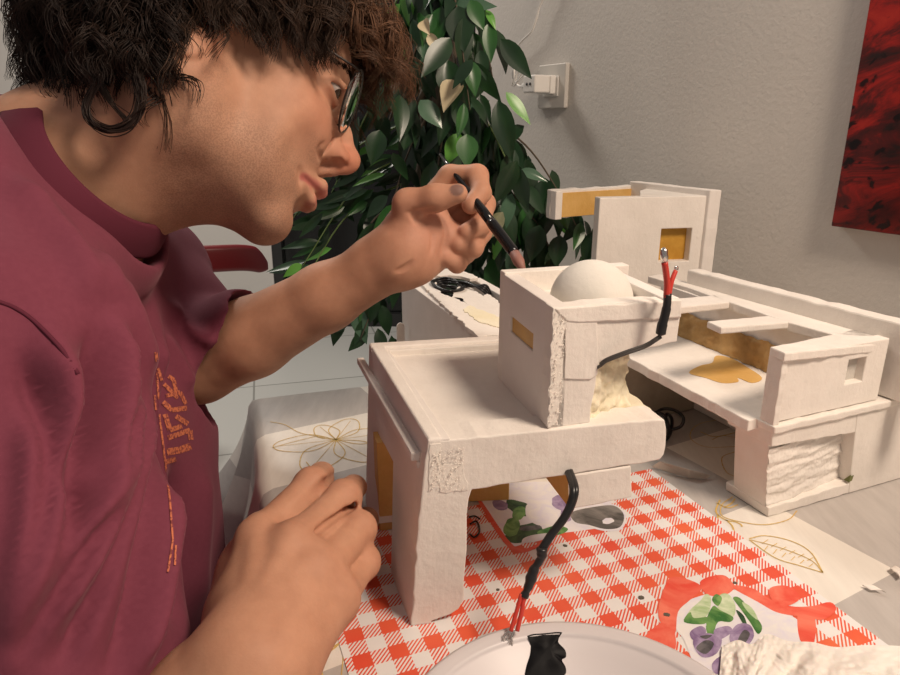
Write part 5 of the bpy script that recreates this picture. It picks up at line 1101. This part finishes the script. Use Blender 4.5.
# eyebrows
for s_ in (-1, 1):
    bm_ = MB()
    for k in range(150):
        t = rng.random(); p0 = A3(9.95-2.1*t**1.6, s_*(1.1+3.9*t), 4.15+.55*math.sin(math.pi*min(1, t*1.1))-.5*t**3)+rng.normal(0, .13, 3)*A3(.3, 1, 1); dq = A3(-.35*t, s_*.75, .25-.5*t); bm_.tube([HF.w(p0+A3(.1, 0, 0)), HF.w(p0+dq*.4+A3(.22, 0, 0)), HF.w(p0+dq*.85+A3(.12, 0, 0))], [.00030, .00028, .00010], 4, 0, False)
    bm_.build('eyebrow', M_hb, person)
# ------------------------------------------------------------------ eyeglasses
gl_ = empty('eyeglasses', HF.w((10.4, 0, 2)), 'thin dark round eyeglasses on the face of the person painting', 'glasses')
M_rim = mat('dark_metal_rim', (.03, .025, .022), .3, .5, .6); M_lens = mat('lens', (.9, .9, .9), .02, .5, **{'Transmission Weight': 1., 'IOR': 1.25}); 
for s_ in (-1, 1):
    lc = A3(10.35, s_*3.4, 2.2); nx = A3(1, s_*.26, -.10); nx /= np.linalg.norm(nx); yx = np.cross(A3(0, 0, 1), nx); yx /= np.linalg.norm(yx); zx = np.cross(nx, yx)
    rp_ = [HF.w(lc+yx*2.45*math.cos(w)+zx*2.4*math.sin(w)) for w in [2*math.pi*k/40 for k in range(41)]]
    m = MB(); m.tube(rp_, .00075, 6, 0, False); m.build('rim', M_rim, gl_)
    m = MB(); W_ = lambda p: HF.w(p); vs = []
    for sgn in (.06, -.06):
        for rr in (.0, .5, 1.):
            for k in range(32): w = 2*math.pi*k/32; vs.append(HF.w(lc+yx*2.4*rr*math.cos(w)+zx*2.35*rr*math.sin(w)+nx*(sgn+.12*(1-rr*rr))))
    fs = []
    for b0 in (0, 96):
        for j in range(2): fs += [[b0+j*32+k, b0+j*32+(k+1) % 32, b0+(j+1)*32+(k+1) % 32, b0+(j+1)*32+k][::1 if b0 == 0 else -1] for k in range(32)]
    fs += [[64+k, 64+(k+1) % 32, 160+(k+1) % 32, 160+k] for k in range(32)]
    m.add(vs, fs, 0, True); m.build('lens', M_lens, gl_, weld=True)
    m = MB(); m.tube(spline([HF.w(lc+yx*s_*2.4+zx*.9), HF.w((9.6, s_*6.6, 2.9)), HF.w((5, s_*7.2, 3.1)), HF.w((0, s_*7.5, 2.9)), HF.w((-1.8, s_*7.5, 1.6))], 6), .0010, 6); m.build('temple', M_rim, gl_)
    m = MB(); m.tube(spline([HF.w(lc-yx*s_*1.9-zx*.6), HF.w((10.0, s_*1.2, 1.1)), HF.w((9.9, s_*1.05, .7))], 4), .0006, 5); m.build('nose_pad', M_rim, gl_)
m = MB(); m.tube(spline([HF.w((10.6, -1.0, 2.3)), HF.w((11.0, 0, 2.75)), HF.w((10.6, 1.0, 2.3))], 6), .0009, 6); m.build('bridge', M_rim, gl_)
# ------------------------------------------------------------------ paintbrush
b0 = at(440, 154, .610); b1_ = at(515, 254, .515); b2 = at(523, 270, .503)
ph = empty('paintbrush', b2, 'slim black paintbrush held in the raised hand, its tip behind the dome tower', 'paintbrush')
ax = b1_-b0; m = MB(); m.tube([b0, b0+ax*.15, b0+ax*.45, b0+ax*.62, b0+ax*.72], [.0012, .0020, .0034, .0042, .0040], 14); m.build('handle', mat('black_lacquer', (.010, .010, .011), .16), ph)
m = MB(); m.tube([b0+ax*.715, b0+ax*.74, b0+ax*.97, b1_], [.0043, .0045, .0044, .0040], 14); m.build('ferrule', mat('dark_ferrule', (.03, .03, .033), .22, .5, .7), ph)
M_br = mat('bristles', (.30, .14, .11), .6); m = MB(); m.tube([b1_-ax*.01, b1_+(b2-b1_)*.5, b2], [.0040, .0044, .0022], 12); m.build('bristles', M_br, ph)
# ------------------------------------------------------------------ lights, world, camera
def area(name, loc, target, power, col, size):
    L = bpy.data.lights.new(name, 'AREA'); L.shape = 'DISK'; L.size = size; L.energy = power; L.color = col
    o = bpy.data.objects.new(name, L); COL.objects.link(o); o.location = loc; o.rotation_euler = (Vector(target)-Vector(loc)).to_track_quat('-Z', 'Y').to_euler(); return o
area('ceiling_lamp', (.60, -.06, 1.10), (.05, .45, .1), 15.5, (1., .815, .655), .32)
area('background_fill', (-1.0, 2.2, 1.75), (-.75, 2.2, -1), 34, (1., .93, .84), .6)  # added fill with no fixture, brightens the back wall and floor at left
W = bpy.data.worlds.new('room_ambient'); SC.world = W; W.use_nodes = True; W.node_tree.nodes['Background'].inputs['Color'].default_value = (.50, .44, .42, 1); W.node_tree.nodes['Background'].inputs['Strength'].default_value = .42
cd = bpy.data.cameras.new('camera'); cam = bpy.data.objects.new('camera', cd); COL.objects.link(cam); cam.location = CAM; cam.rotation_euler = (math.pi/2-TH, 0, 0)
cd.sensor_fit = 'HORIZONTAL'; cd.sensor_width = 36; cd.lens = FPX/900*36; cd.clip_start = .02; SC.camera = cam
vs_ = SC.view_settings; vs_.view_transform = 'Standard'; vs_.look = 'None'; vs_.gamma = 1; vs_.use_curve_mapping = False; vs_.exposure = 0
